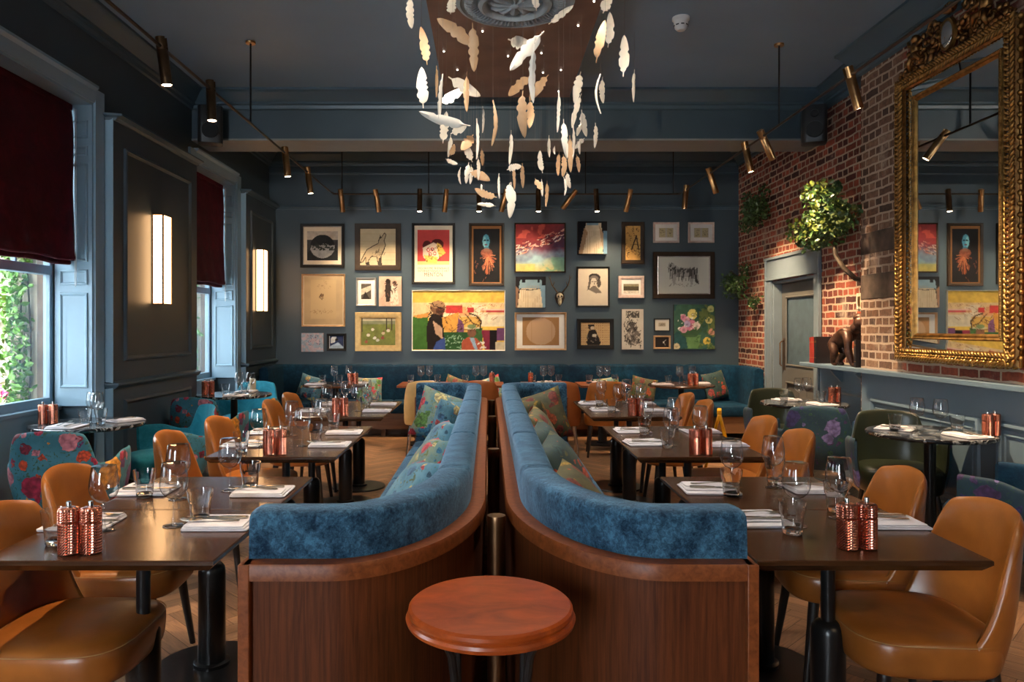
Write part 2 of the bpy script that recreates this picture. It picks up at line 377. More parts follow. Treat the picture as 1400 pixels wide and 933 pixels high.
# black marble
def marble():
    m, nt, b = newmat('black_marble'); L = nt.links.new; v = coords(nt)
    n1 = N(nt, 'ShaderNodeTexNoise', Scale=4.0, Detail=7.0, Distortion=2.2); L(v, n1.inputs['Vector'])
    rp = ramp(nt, [(.46,(.010,.010,.012)), (.495,(.25,.25,.25)), (.505,(.2,.2,.2)), (.54,(.012,.012,.014))]); L(n1.outputs['Fac'], rp.inputs['Fac'])
    L(rp.outputs['Color'], b.inputs['Base Color']); b.inputs['Roughness'].default_value = .12; return m
M['marble'] = marble()
M['copper'] = pmat('hammered_copper', (.72,.27,.175,1), .22, metal=1, var=.1, nscale=40)
M['copper_plain'] = pmat('polished_copper', (.62,.20,.13,1), .2, metal=1, var=.05)
def brick(name, a, c, mortar, yoff=0, tanfrom=None):
    m, nt, b = newmat(name); L = nt.links.new
    tc = nt.nodes.new('ShaderNodeTexCoord'); sp = N(nt, 'ShaderNodeSeparateXYZ'); L(tc.outputs['Object'], sp.inputs[0])
    wob = N(nt, 'ShaderNodeTexNoise', Scale=7.0, Detail=5.0); L(tc.outputs['Object'], wob.inputs['Vector'])
    wv = N(nt, 'ShaderNodeVectorMath', operation='MULTIPLY_ADD'); wv.inputs[1].default_value = (.030,.030,.030)
    cx = N(nt, 'ShaderNodeCombineXYZ')
    sm = N(nt, 'ShaderNodeMath', operation='ADD'); L(sp.outputs[0], sm.inputs[0]); L(sp.outputs[1], sm.inputs[1])
    L(sm.outputs[0], cx.inputs[0]); L(sp.outputs[2], cx.inputs[1])
    L(wob.outputs['Color'], wv.inputs[0]); L(cx.outputs[0], wv.inputs[2])
    def bt(w, h):
        t = N(nt, 'ShaderNodeTexBrick', Scale=1.0); t.inputs['Brick Width'].default_value = w; t.inputs['Row Height'].default_value = h
        t.inputs['Mortar Size'].default_value = .0105; t.inputs['Mortar Smooth'].default_value = .25; t.inputs['Bias'].default_value = 0
        t.inputs['Color1'].default_value = (0,0,0,1); t.inputs['Color2'].default_value = (1,1,1,1); t.inputs['Mortar'].default_value = (.5,.5,.5,1)
        t.offset = .5; t.squash = .5; t.squash_frequency = 2
        L(wv.outputs[0], t.inputs['Vector']); return t
    t = bt(.215, .074)
    rp = ramp(nt, [(0, tuple(x*.35 for x in a[:3])), (.3, a), (.65, c), (1, tuple(x*1.5 for x in c[:3]))]); L(t.outputs['Color'], rp.inputs['Fac'])
    n2 = N(nt, 'ShaderNodeTexNoise', Scale=26.0, Detail=5.0, Roughness=.7); L(tc.outputs['Object'], n2.inputs['Vector'])
    mu = N(nt, 'ShaderNodeMix', data_type='RGBA', blend_type='MULTIPLY'); mu.inputs[0].default_value = .75
    r2 = ramp(nt, [(.3,(.45,.45,.45)),(.7,(1.35,1.3,1.25))]); L(n2.outputs['Fac'], r2.inputs['Fac'])
    L(rp.outputs['Color'], mu.inputs[6]); L(r2.outputs['Color'], mu.inputs[7])
    col = mu.outputs[2]
    if tanfrom is not None:
        ts = ramp(nt, [(.0,(0,0,0)),(1,(1,1,1))]); mr = N(nt, 'ShaderNodeMapRange'); mr.inputs[1].default_value = tanfrom-.04; mr.inputs[2].default_value = tanfrom+.04
        L(sp.outputs[1], mr.inputs[0])
        tm = N(nt, 'ShaderNodeMix', data_type='RGBA'); L(mr.outputs[0], tm.inputs[0]); L(col, tm.inputs[6])
        tcm = ramp(nt, [(0,(.07,.035,.022)),(.5,(.16,.075,.04)),(1,(.24,.13,.075))]); L(t.outputs['Color'], tcm.inputs['Fac'])
        tm2 = N(nt, 'ShaderNodeMix', data_type='RGBA', blend_type='MULTIPLY'); tm2.inputs[0].default_value = .8; L(tcm.outputs['Color'], tm2.inputs[6]); L(r2.outputs['Color'], tm2.inputs[7])
        L(tm2.outputs[2], tm.inputs[7]); col = tm.outputs[2]
    # whitewash remains
    n3 = N(nt, 'ShaderNodeTexNoise', Scale=1.7, Detail=9.0, Roughness=.72); L(tc.outputs['Object'], n3.inputs['Vector'])
    wr = ramp(nt, [(.56,(0,0,0)),(.68,(.75,.75,.75))]); L(n3.outputs['Fac'], wr.inputs['Fac'])
    ww = N(nt, 'ShaderNodeMix', data_type='RGBA'); ww.inputs[7].default_value = (.42,.30,.22,1); L(wr.outputs['Color'], ww.inputs[0]); L(col, ww.inputs[6])
    mo = N(nt, 'ShaderNodeMix', data_type='RGBA'); mo.inputs[7].default_value = mortar; L(t.outputs['Fac'], mo.inputs[0]); L(ww.outputs[2], mo.inputs[6])
    L(mo.outputs[2], b.inputs['Base Color']); b.inputs['Roughness'].default_value = .88
    iv = N(nt, 'ShaderNodeMath', operation='MULTIPLY_ADD'); iv.inputs[1].default_value = -1.0; L(t.outputs['Fac'], iv.inputs[0]); 
    s2 = N(nt, 'ShaderNodeMath', operation='MULTIPLY'); s2.inputs[1].default_value = .5; L(n2.outputs['Fac'], s2.inputs[0]); L(s2.outputs[0], iv.inputs[2])
    bump(nt, b, iv.outputs[0], .8, .012)
    return m
M['brick'] = brick('red_brick', (.12,.020,.010,1), (.24,.05,.021,1), (.42,.29,.20,1))
M['brick_breast'] = brick('chimney_brick', (.13,.021,.011,1), (.25,.05,.022,1), (.43,.30,.21,1), tanfrom=5.93)
M['soffit'] = pmat('soffit_paint_lit_tone', (.20,.20,.195,1), .5, var=.05)  # beam underside: light from the spots below put into the colour
M['rail'] = pmat('dark_rail_bronze', (.06,.038,.024,1), .35, metal=.8, var=.2)
M['dark_stone'] = pmat('dark_lintel_stone', (.085,.052,.034,1), .85, var=.5, nscale=9, bmp=.4)
# ------------------------------------------------------------------ camera (eye height 1.45 m, looking along +Y)
cam = bpy.data.cameras.new('camera'); co = bpy.data.objects.new('camera', cam); COL.objects.link(co)
co.location = (0,0,1.45); co.rotation_euler = (R(90),0,0)
cam.sensor_width = 36; cam.lens = 36*1000/1400; cam.shift_x = 32/1400; cam.shift_y = -18.5/1400; cam.clip_start = .05
SC.camera = co
XL, XB, XR, XC = -3.09, -3.0, 3.52, 3.36     # left wall, its panelling, right brick wall, chimney breast
YB, YF, ZC = 10.3, -4.0, 3.9                  # picture wall, wall behind the camera, ceiling
WIN = [(4.43,5.70), (7.65,8.92), (1.21,2.48), (-2.01,-.74)]
SILL, HEAD = .84, 3.20
# ------------------------------------------------------------------ floor: oak herringbone
def make_floor():
    W, n = .088, 5; g = .0012; ca, sa = math.cos(R(45)), math.sin(R(45)); off = Vector((0,3.2))
    verts=[]; faces=[]; uvs=[]; cols=[]
    rr = random.Random(3)
    def plank(x, y, w, h, horiz):
        cx, cy = x+w/2, y+h/2
        px = (cx*ca-cy*sa)+off.x; py = (cx*sa+cy*ca)+off.y
        if not (-3.7 < px < 3.9 and -4.2 < py < 10.5): return
        o = len(verts)
        for (qx, qy) in ((x+g,y+g),(x+w-g,y+g),(x+w-g,y+h-g),(x+g,y+h-g)):
            verts.append((qx*ca-qy*sa+off.x, qx*sa+qy*ca+off.y, 0))
        faces.append((o,o+1,o+2,o+3))
        u0, v0 = rr.uniform(0,50), rr.uniform(0,50)
        if horiz: uvs.extend([(u0,v0),(u0+w,v0),(u0+w,v0+h),(u0,v0+h)])
        else: uvs.extend([(u0,v0),(u0,v0+w),(u0+h,v0+w),(u0+h,v0)])
        t = rr.random(); k = .75+.5*rr.random()
        c = (k*(.20+.11*t), k*(.105+.05*t), k*(.052+.022*t), 1)
        cols.extend([c]*4)
    K = 130
    for y in range(-K, K):
        for x in range(-K, K):
            if (x-y) % (2*n) == 0: plank(x*W, y*W, n*W, W, True)
            if (y-x-1) % (2*n) == 0: plank(x*W, y*W, W, n*W, False)
    me = bpy.data.meshes.new('floor'); me.from_pydata(verts, [], faces)
    ul = me.uv_layers.new(name='UVMap'); ul.data.foreach_set('uv', [c for u in uvs for c in u])
    ca_ = me.color_attributes.new('col','FLOAT_COLOR','CORNER'); ca_.data.foreach_set('color', [c for q in cols for c in q])
    m, nt, b = newmat('oak_parquet'); L = nt.links.new
    at = nt.nodes.new('ShaderNodeAttribute'); at.attribute_name = 'col'
    nz = N(nt, 'ShaderNodeTexNoise', Scale=2.2, Detail=8.0, Roughness=.65, Distortion=.5); L(coords(nt,(3,34,1),out='UV'), nz.inputs['Vector'])
    rp = ramp(nt, [(.3,(.5,.47,.45)),(.7,(1.35,1.3,1.25))]); L(nz.outputs['Fac'], rp.inputs['Fac'])
    mu = N(nt, 'ShaderNodeMix', data_type='RGBA', blend_type='MULTIPLY'); mu.inputs[0].default_value = .85
    L(at.outputs['Color'], mu.inputs[6]); L(rp.outputs['Color'], mu.inputs[7]); L(mu.outputs[2], b.inputs['Base Color'])
    b.inputs['Roughness'].default_value = .42; bump(nt, b, nz.outputs['Fac'], .06, .003)
    me.materials.append(m)
    o = bpy.data.objects.new('floor', me); COL.objects.link(o); struct(o)
    sub = MB().box(-3.9, YF-.2, -.10, 4.0, YB+.2, -.003).build('subfloor', pmat('dark_joint',(.03,.016,.009,1),.7), o)
make_floor()
# ------------------------------------------------------------------ shell
def cornice_prof(s=1):   # (depth from wall, z down from ceiling)
    return [(0,0),(.17*s,0),(.17*s,-.022),(.145*s,-.03),(.125*s,-.05),(.08*s,-.095),(.055*s,-.115),(.055*s,-.135),(.03*s,-.145),(.022*s,-.175),(0,-.185)]
def sweep_wall(path, prof, name, mat, parent=None):
    return MB().sweep(path, prof).build(name, mat, parent, angle=30)
c = MB().box(-3.6, YF-.2, ZC, 4.0, YB+.2, ZC+.15).build('ceiling', M['ceiling'], smooth=False); struct(c)
w = MB().box(-3.6, YB, 0, 4.0, YB+.15, ZC).build('wall_back', M['paint'], smooth=False); struct(w)
FWIN = [(-2.9,-1.5)]  # unseen front window, added for the light it lets in
m = MB(); prev = -4.0
for (a, b) in FWIN:
    m.box(prev,YF-.15,0,a,YF,ZC); m.box(a,YF-.15,0,b,YF,.7); m.box(a,YF-.15,3.2,b,YF,ZC); prev = b
m.box(prev,YF-.15,0,4.0,YF,ZC)
w2 = m.build('wall_front', M['paint'], smooth=False); struct(w2)
for i, (a, b) in enumerate(FWIN):
    m = MB()
    for x in (a, (a+b)/2-.03, b-.06): m.box(x,YF-.1,.7,x+.06,YF-.04,3.2)
    for z in (.7,1.9,3.14): m.box(a,YF-.1,z,b,YF-.04,z+.06)
    o = m.build('window_%d' % (i+5), M['reveal'], smooth=False); struct(o)
    MB().box(a,YF-.072,.7,b,YF-.068,3.2).build('pane', M['pane'], o, smooth=False)
# left wall: piers between tall windows, window aprons and heads
m = MB(); ys = sorted(WIN); prev = YF
for (a, b) in ys:
    m.box(-3.80, prev, 0, XL, a, ZC); prev = b
    m.box(-3.80, a, HEAD, XL, b, ZC); m.box(-3.80, a, 0, -3.36, b, SILL-.03)
m.box(-3.80, prev, 0, XL, YB, ZC)
w = m.build('wall_left', M['paint'], smooth=False); struct(w)
# right wall: brick, the chimney breast stands proud
DY0, DY1 = 7.86, 9.06          # door opening
m = MB(); m.box(XR, 6.6, 0, XR+.25, DY0, 3.72); m.box(XR, DY1, 0, XR+.25, YB, 3.72); m.box(XR, DY0, 2.02, XR+.25, DY1, 3.72)
w = m.build('wall_right', M['brick'], smooth=False); struct(w)
w = MB().box(XC, YF, 0, XR+.25, 6.6, 3.735).build('wall_chimney_right', M['brick_breast'], smooth=False); struct(w)
for z0, z1 in ((2.10,2.29),(1.70,1.92)): MB().box(XC-.004, 5.97, z0, XC+.05, 6.602, z1).build('stone_block', M['dark_stone'], w, bevel=.006)
w = MB().box(XR+.01, YF, 3.70, XR+.25, YB, ZC).box(XC+.01, YF, 3.73, XR+.1, 6.59, ZC).build('wall_right', M['paint'], smooth=False); struct(w)
# beam across the room
BY0, BY1, BZ = 7.62, 8.08, 3.40
b_ = MB().box(-3.2, BY0, BZ, XR, BY1, ZC).build('trim_1', M['paint'], smooth=False); struct(b_)
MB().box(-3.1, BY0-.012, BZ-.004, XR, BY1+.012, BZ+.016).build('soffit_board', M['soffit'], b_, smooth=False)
# cornices (one continuous moulding each)
cp = [(d, ZC+z) for d, z in cornice_prof()]
def rev(p): return list(reversed(p))
t = MB()
t.sweep([(XL,YF),(XL,BY0)][::-1], cp); t.sweep([(XL,BY1),(XL,YB)][::-1], cp)
t.sweep([(XC,YF),(XC,6.6),(XR,6.6),(XR,BY0)], cp); t.sweep([(XR,BY1),(XR,YB)], cp)
t.sweep([(XR,BY0),(XL,BY0)], cp); t.sweep([(XR,YB),(XL,YB)], cp); t.sweep([(XL,BY1),(XR,BY1)], cp)
t = t.build('trim_2', M['paint_trim'], angle=30); struct(t)
# picture rail and frieze bead on the far wall
rail = [(0,-.03),(.012,-.03),(.016,-.012),(.03,-.006),(.034,.008),(.022,.02),(.022,.03),(0,.03)]
t = MB().sweep([(XR,YB),(XL,YB)], [(d,3.14+z) for d,z in rail]).sweep([(XR,YB),(XL,YB)], [(d*.6,3.62+z*.6) for d,z in rail]).build('trim_3', M['paint_trim'], angle=30); struct(t)
# ------------------------------------------------------------------ left wall panelling
def mould_rect(m, x, y0, y1, z0, z1, w=.03, d=.018, nx=1):
    """picture-frame moulding on a wall plane x=const, facing nx"""
    prof = [(0,0),(0.25,.75),(.55,1),(.8,.6),(1,.0)]
    pts = []
    for f, h in prof:
        i = f*w
        pts.append([(x+nx*h*d, y0+i, z0+i),(x+nx*h*d, y1-i, z0+i),(x+nx*h*d, y1-i, z1-i),(x+nx*h*d, y0+i, z1-i)])
    m.grid(pts, True)
def pier_panel(y0, y1, n):
    m = MB(); m.box(XL-.01, y0, 0, XB, y1, 3.13)
    o = m.build('trim_%d' % n, M['paint'], smooth=False); struct(o)
    m = MB(); mould_rect(m, XB, y0+.16, y1-.16, 1.17, 2.93, .045, .022); mould_rect(m, XB, y0+.16, y1-.16, .2, .86, .045, .022)
    m.build('panel_moulding', M['paint'], o, angle=30)
    MB().box(XL-.01,y0-.006,0,XB-.001,y0-.0005,3.125).build('lit_side_board', M['reveal'], o, smooth=False)  # thin facing added; window light on the pier side put into its colour
    capp = [(0,0),(.012,0),(.02,.02),(.05,.035),(.05,.05),(0,.05)]
    dado = [(0,-.035),(.012,-.03),(.03,-.005),(.03,.012),(.012,.02),(0,.03)]
    path = [(XL,y1),(XB,y1),(XB,y0),(XL,y0)]
    MB().sweep(path, [(d,3.11+z) for d,z in capp]).build('cap_moulding', M['paint_trim'], o, angle=30)
    MB().sweep(path, [(d,.99+z) for d,z in dado]).build('dado_rail', M['paint_trim'], o, angle=30)
    MB().sweep(path, [(d,z) for d,z in [(0,0),(.02,0),(.02,.13),(.01,.16),(0,.16)]]).build('skirting', M['paint_trim'], o, angle=30)
pier_panel(5.85, 7.52, 4); pier_panel(9.05, YB, 5); pier_panel(2.62, 4.28, 6); pier_panel(-.6, 1.06, 7)
# windows: architrave, shutter-box reveals, sash, glass, sill
def window(i, y0, y1):
    o = MB().sweep([(XL,y1),(XL,y0)], [(0,HEAD),(.02,HEAD),(.03,HEAD+.03),(.03,HEAD+.09),(.055,HEAD+.11),(.055,HEAD+.13),(0,HEAD+.13)])
    for (a, b) in ((y0-.13,y0),(y1,y1+.13)):
        o.box(XL, a, 0, XL+.028, b, HEAD+.11)
    o = o.build('window_%d' % i, M['reveal'], angle=30); struct(o)
    m = MB()                                     # lining boards of the recess
    m.box(-3.37, y0-.002, SILL, XL+.01, y0+.02, HEAD); m.box(-3.37, y1-.02, SILL, XL+.01, y1+.002, HEAD); m.box(-3.37, y0, HEAD-.02, XL+.01, y1, HEAD+.001)
    m.build('recess_lining', M['reveal'], o, smooth=False)
    m = MB()                                     # raised shutter panels on both jambs
    for (yy, s) in ((y0+.02, 1), (y1-.02, -1)):
        for (z0, z1) in ((.98,1.72),(1.78,1.90),(1.96,2.72),(2.78,2.86),(2.92,3.06)):
            pts = []
            for ins, h in ((0,0),(.004,.012),(.012,.014),(.024,.002),(.05,.002)):
                x0, x1 = -3.33+ins, XL-.02-ins; ins = min(ins, (z1-z0)/2-.01)
                pts.append([(x0,yy+s*h,z0+ins),(x1,yy+s*h,z0+ins),(x1,yy+s*h,z1-ins),(x0,yy+s*h,z1-ins)])
            m.grid(pts, True)
    m.build('shutter_panel', M['reveal'], o, angle=25)
    m = MB().box(-3.40, y0-.01, SILL-.03, -3.325, y1+.01, SILL+.005).box(-3.36,y0,.1,-3.345,y1,SILL-.03)
    m.build('window_sill', M['reveal'], o, bevel=.008)
    m = MB(); X0, X1 = -3.44, -3.385
    m.box(X0,y0,SILL,X1,y0+.055,HEAD); m.box(X0,y1-.055,SILL,X1,y1,HEAD); m.box(X0,y0+.055,SILL,X1,y1-.055,SILL+.07); m.box(X0,y0+.055,HEAD-.06,X1,y1-.055,HEAD)
    m.box(X0-.02,y0+.055,1.855,X1+.012,y1-.055,1.925)
    for k in (1,2):
        yy = y0+.055+(y1-y0-.11)*k/3; m.box(X0+.01,yy-.011,1.925,X1-.01,yy+.011,HEAD-.06)
    m.box(X0+.01,y0+.055,2.5,X1-.01,y1-.055,2.522)
    m.build('sash_frame', M['reveal'], o, bevel=.004)
    MB().box(-3.415,y0+.05,SILL+.06,-3.411,y1-.05,HEAD-.05).build('pane', M['pane'], o, smooth=False)
    # outer stone and timber reveal
    m = MB()
    for (a, b) in ((y0-.001,y0+.03),(y1-.03,y1+.001)): m.box(-3.50,a,SILL,-3.445,b,HEAD)
    m.build('outer_timber', M['timber'], o, smooth=False)
    m = MB()
    for (a, b) in ((y0-.001,y0+.015),(y1-.015,y1+.001)): m.box(-3.802,a,SILL,-3.50,b,HEAD)
    m.box(-3.95,y0-.1,SILL-.1,-3.445,y1+.1,SILL-.02)
    m.build('outer_stone', M['stone'], o, smooth=False)
for i, (a, b) in enumerate(WIN): window(i+1, a, b)
# roman blinds
def blind(y0, y1, label):
    def strip(zs, x0, amp):
        rows = []
        for z, dx in zs:
            rows.append([(x0+dx+.004*math.sin(k*1.3+z*9), y0+(y1-y0)*k/24, z+.006*math.sin(k*.55)*(1 if dx > 0 else .3)) for k in range(25)])
        return rows
    t = thing('roman_blind', label, 'blind', (0,0,0))
    zs = [(3.17,0),(3.0,.012),(2.72,.018),(2.5,.008),(2.3,.016),(2.1,.022),(2.03,.03),(1.975,.042),(1.965,.03),(1.975,.012),(2.03,.0)]
    m = MB(); m.grid(strip(zs, -3.235, 1)); fab = m.build('blind_fabric', M['red'], t, angle=0, sub=1)
    s = fab.modifiers.new('thick','SOLIDIFY'); s.thickness = .004
    zs = [(2.06,-.01),(1.99,.005),(1.945,.015),(1.93,.008),(1.95,-.02),(2.05,-.03)]
    m = MB(); m.grid(strip(zs, -3.25, 1)); f2 = m.build('hem_fold', M['red'], t, angle=0, sub=1)
    s = f2.modifiers.new('thick','SOLIDIFY'); s.thickness = .004
    MB().box(-3.27,y0,3.13,-3.225,y1,3.178).build('headrail', M['red'], t, bevel=.004)
    MB().tube([(-3.2,y1-.012,3.14),(-3.2,y1-.012,1.78),(-3.195,y1-.012,1.765),(-3.19,y1-.012,1.78),(-3.19,y1-.012,3.14)], .0025, 6).build('pull_cord', M['white'], t)
    return t
blind(4.46, 5.67, 'burgundy velvet roman blind half lowered in the nearest window')
blind(7.68, 8.89, 'burgundy velvet roman blind in the farther window between the two wall lights')
blind(1.24, 2.45, 'burgundy velvet roman blind in the window beside the camera')
blind(-1.98, -.77, 'burgundy velvet roman blind in the window behind the camera')
# ------------------------------------------------------------------ exterior: rendered house, pavement, ivy
h = MB().box(-9.4,-9,-.4,-9.0,24,6.0).build('house_facade', M['render'], smooth=False); tag(h, 'pale rendered house wall across the street seen through the windows', 'wall')
h['kind'] = 'structure'
g = MB().box(-9.4,-9,-.5,-3.81,24,-.4).build('pavement', M['render'], smooth=False); struct(g)
def leaves(m, c, rad, n, size, seed, flat=None, shape='leaf'):
    r = random.Random(seed)
    for _ in range(n):
        while True:
            p = Vector((r.uniform(-1,1), r.uniform(-1,1), r.uniform(-1,1)))
            if p.length <= 1: break
        p = Vector((c[0]+p.x*rad[0], c[1]+p.y*rad[1], c[2]+p.z*rad[2]))
        u = Vector((r.gauss(0,1), r.gauss(0,1), r.gauss(0,1)-.3)).normalized()
        v = u.orthogonal().normalized(); v.rotate(Matrix.Rotation(r.uniform(0,6.28),3,u)); w_ = u.cross(v)
        s = size*r.uniform(.6,1.25); wd = s*.36
        m.add([p, p+u*s*.35+v*wd+w_*s*.08, p+u*s*.75+v*wd*.8+w_*s*.05, p+u*s*1.05-w_*s*.1, p+u*s*.75-v*wd*.8+w_*s*.05, p+u*s*.35-v*wd+w_*s*.08, p+u*s*.5-w_*s*.03],
              [(0,1,6),(1,2,6),(2,3,6),(3,4,6),(4,5,6),(5,0,6)])
def ivy(y, z0, z1, label, seed, x0=-3.50, x1=-3.70):
    t = thing('climbing_ivy', label, 'ivy', (-3.7,y,z0))
    def shifted(mb): mb.v = [(a+3.7,b-y,c-z0) for a,b,c in mb.v]; return mb
    m = MB(); m2 = MB(); r = random.Random(seed); k = int((z1-z0)/.10)
    for i in range(k):
        z = z0+(z1-z0)*(i+.5)/k
        leaves(m, ((x0+x1)/2-.01+r.uniform(-.05,.03), y-.08+r.uniform(-.03,.03), z), (.11,.09,.09), 44, .055, seed*100+i)
        leaves(m2, ((x0+x1)/2-.08+r.uniform(-.08,.05), y-.07, z), (.11,.08,.09), 16, .05, seed*200+i)
    shifted(m).build('foliage', M['ivy'], t, smooth=False); shifted(m2).build('dry_foliage', M['ivy_dry'], t, smooth=False)
    st = MB()
    for q in (0,.05): st.tube([(-3.56-q+.02*math.sin(j+q*60), y-.02, z0+(z1-z0)*j/8) for j in range(9)], .007, 6)
    shifted(st).build('stem', M['twig'], t)
    fl = MB(); leaves(fl, (-3.70, y-.16, z0+.12), (.10,.08,.12), 30, .035, seed+9)
    shifted(fl).build('blossom', M['petal'], t, smooth=False)
ivy(5.68, .82, 3.1, 'green and straw coloured ivy climbing outside the nearest window', 11)
ivy(8.90, .82, 3.1, 'green ivy climbing outside the farther window', 12)
# ------------------------------------------------------------------ right side: door, wainscot, mantel shelf
o = MB()
o.box(XR-.03, DY0-.13, 0, XR+.02, DY0, 2.03); o.box(XR-.03, DY1, 0, XR+.02, DY1+.13, 2.03); o.box(XR-.03, DY0-.13, 2.03, XR+.02, DY1+.13, 2.29)
o.box(XR-.05, DY0-.15, 2.03, XR, DY1+.15, 2.055); o.box(XR-.055, DY0-.16, 2.28, XR, DY1+.16, 2.315); o.box(XR-.042,DY0-.135,2.055,XR,DY1+.135,2.075)
o.box(XR-.05, DY0-.15, 0, XR-.01, DY0-.11, 2.29); o.box(XR-.05, DY1+.11, 0, XR-.01, DY1+.15, 2.29)
o.box(XR, DY0-.001, 0, XR+.25, DY0+.03, 2.03); o.box(XR, DY1-.03, 0, XR+.25, DY1+.001, 2.03); o.box(XR,DY0,1.99,XR+.25,DY1,2.021)
o = o.build('door_1', M['doorframe'], bevel=.004, smooth=False); struct(o)
m = MB(); X0, X1 = XR+.10, XR+.145; a, b = DY0+.035, DY1-.035
m.box(X0,a,.01,X1,a+.12,1.985); m.box(X0,b-.12,.01,X1,b,1.985); m.box(X0,a+.12,1.83,X1,b-.12,1.985); m.box(X0,a+.12,.01,X1,b-.12,.2); m.box(X0,a+.12,.80,X1,b-.12,.98); m.box(X0+.015,a+.12,.2,X1-.015,b-.12,.8)
mould_rect(m, X0, a+.12, b-.12, .98, 1.83, .03, .014, -1); mould_rect(m, X0, a+.12, b-.12, .2, .8, .03, .014, -1)
m.build('door_leaf', M['door'], o, smooth=False)
MB().box(X0+.018,a+.12,.98,X0+.024,b-.12,1.83).build('pane', pmat('dark_frosted_glass',(.06,.085,.10,1),.25), o, smooth=False)
m = MB().box(X0-.004,b-.105,.93,X0,b-.03,1.32)
m.tube([(X0-.03,b-.066,.98),(X0-.05,b-.066,1.0),(X0-.05,b-.066,1.26),(X0-.03,b-.066,1.28),(X0,b-.066,1.28)], .009, 8)
m.build('door_handle', M['bronze'], o)
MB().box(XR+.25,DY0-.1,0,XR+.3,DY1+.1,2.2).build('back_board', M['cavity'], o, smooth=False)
# wainscot below the shelf
SH = 1.045
o = MB().box(XC-.03, YF, 0, XC+.01, 6.53, SH).box(XR-.03, 6.53, 0, XR+.01, DY0-.16, SH).build('trim_8', M['wain'], smooth=False); struct(o)
m = MB()
for (ya, yb) in ((4.95,6.37),(3.35,4.8),(1.75,3.2),(.2,1.6)):
    mould_rect(m, XC-.03, ya, yb, .16, .84, .05, .02, -1); mould_rect(m, XC-.03, ya+.075, yb-.075, .235, .765, .02, .008, -1)
mould_rect(m, XR-.03, 6.72, 7.55, .16, .84, .05, .02, -1)
m.build('panel_moulding', M['wain'], o, angle=30)
m = MB()
for yy in (6.72, 7.22): m.prism([(0,0),(.11,0),(.11,.012),(.02,.10),(0,.10)], -.02, .02) if False else m.add(
    [(XR-.03,yy-.02,SH),(XR-.15,yy-.02,SH),(XR-.15,yy-.02,SH-.02),(XR-.05,yy-.02,SH-.13),(XR-.03,yy-.02,SH-.13),
     (XR-.03,yy+.02,SH),(XR-.15,yy+.02,SH),(XR-.15,yy+.02,SH-.02),(XR-.05,yy+.02,SH-.13),(XR-.03,yy+.02,SH-.13)],
    [(0,1,2,3,4),(9,8,7,6,5),(0,5,6,1),(1,6,7,2),(2,7,8,3),(3,8,9,4),(4,9,5,0)])
m.build('bracket', M['wain'], o, smooth=False)
sp = [(0,SH),(.04,SH),(.055,SH+.006),(.16,SH+.012),(.17,SH+.02),(.17,SH+.036),(.16,SH+.042),(0,SH+.042)]
sp = [(d-.03, z) for d, z in sp]
MB().sweep([(XC-.03,YF),(XC-.03,6.5)], [(min(d,.09),z) for d,z in sp]).build('shelf', M['wain'], o, angle=30)
MB().box(XR-.24,6.50,SH,XR,DY0-.13,SH+.042).build('mantel_shelf', M['wain'], o, bevel=.008)
MB().box(XC-.05,YF,0,XC-.028,6.53,.14).box(XR-.05,6.53,0,XR-.028,DY0-.16,.14).build('skirting', M['wain'], o, bevel=.006)
# ceiling details
def ceiling_rose():
    t = thing('ceiling_rose', 'dark moulded plaster ceiling rose set below the copper panel', 'ceiling rose', (.18,5.0,3.69))
    pr = [(.41,.0),(.41,-.012),(.395,-.03),(.375,-.034),(.362,-.022),(.35,-.02)]
    MB().lathe(pr+[(.255,-.02),(.25,-.045),(.225,-.055),(.2,-.04),(.19,-.015),(0,-.012)], 72).build('disc', M['rose'], t, angle=40)
    m = MB()
    for k in range(64):
        a = 2*PI*k/64; c_, s_ = math.cos(a), math.sin(a)
        m.tube([(.262*c_,.262*s_,-.024),(.30*c_,.30*s_,-.038),(.345*c_,.345*s_,-.028)], [.006,.0105,.012], 6)
    m.build('reeding', M['rose'], t)
    m = MB()
    for k in range(12):
        a = 2*PI*k/12; c_, s_ = math.cos(a), math.sin(a)
        m.grid([[( (r_*c_-w_*s_), (r_*s_+w_*c_), -.018-.03*(1-(w_/wm)**2)*(1 if r_ < .17 else .3) ) for w_ in [wm*q for q in (-1,-.5,0,.5,1)]] for r_, wm in ((.02,.006),(.06,.02),(.11,.036),(.15,.04),(.18,.024),(.188,.005))])
    m.build('petal_ornament', M['rose'], t)
    m = MB().ball((0,0,-.035),(.035,.035,.022),12,8); m.build('boss', M['rose'], t)
ceiling_rose()
p = thing('ceiling_panel', 'long copper toned panel hung under the ceiling behind the feathers', 'panel', (.18,5.0,3.70))
MB().box(-.61,-2.15,0,.61,2.15,.03).build('sheet', M['copper_panel'], p, bevel=.004)
m = MB()
for x in (-.4,.4):
    for y in (-1.9,0,1.9): m.tube([(x,y,.02),(x,y,.2)], .012, 8)
m.build('fixing', M['black_metal'], p)
r_ = random.Random(5); pin = None
for y in np.linspace(-1.9,1.95,9):
    for x in (-.5,-.27,.0,.27,.5):
        if abs(x) < .45 and abs(y) < .5: continue
        if r_.random() < .62:
            if pin is None: pin = MB().ball((0,0,-.004), .0075, 8, 5).build('pin_light', M['pin'], p); q = pin
            else: q = pin.copy(); COL.objects.link(q)
            q.location = (x+r_.uniform(-.05,.05),y+r_.uniform(-.1,.1),0)
pinl = bpy.data.lights.new('pin_lamp','SPOT'); pinl.energy = 90; pinl.spot_size = R(110); pinl.spot_blend = .7; pinl.color = (1,.90,.78); pinl.shadow_soft_size = .02
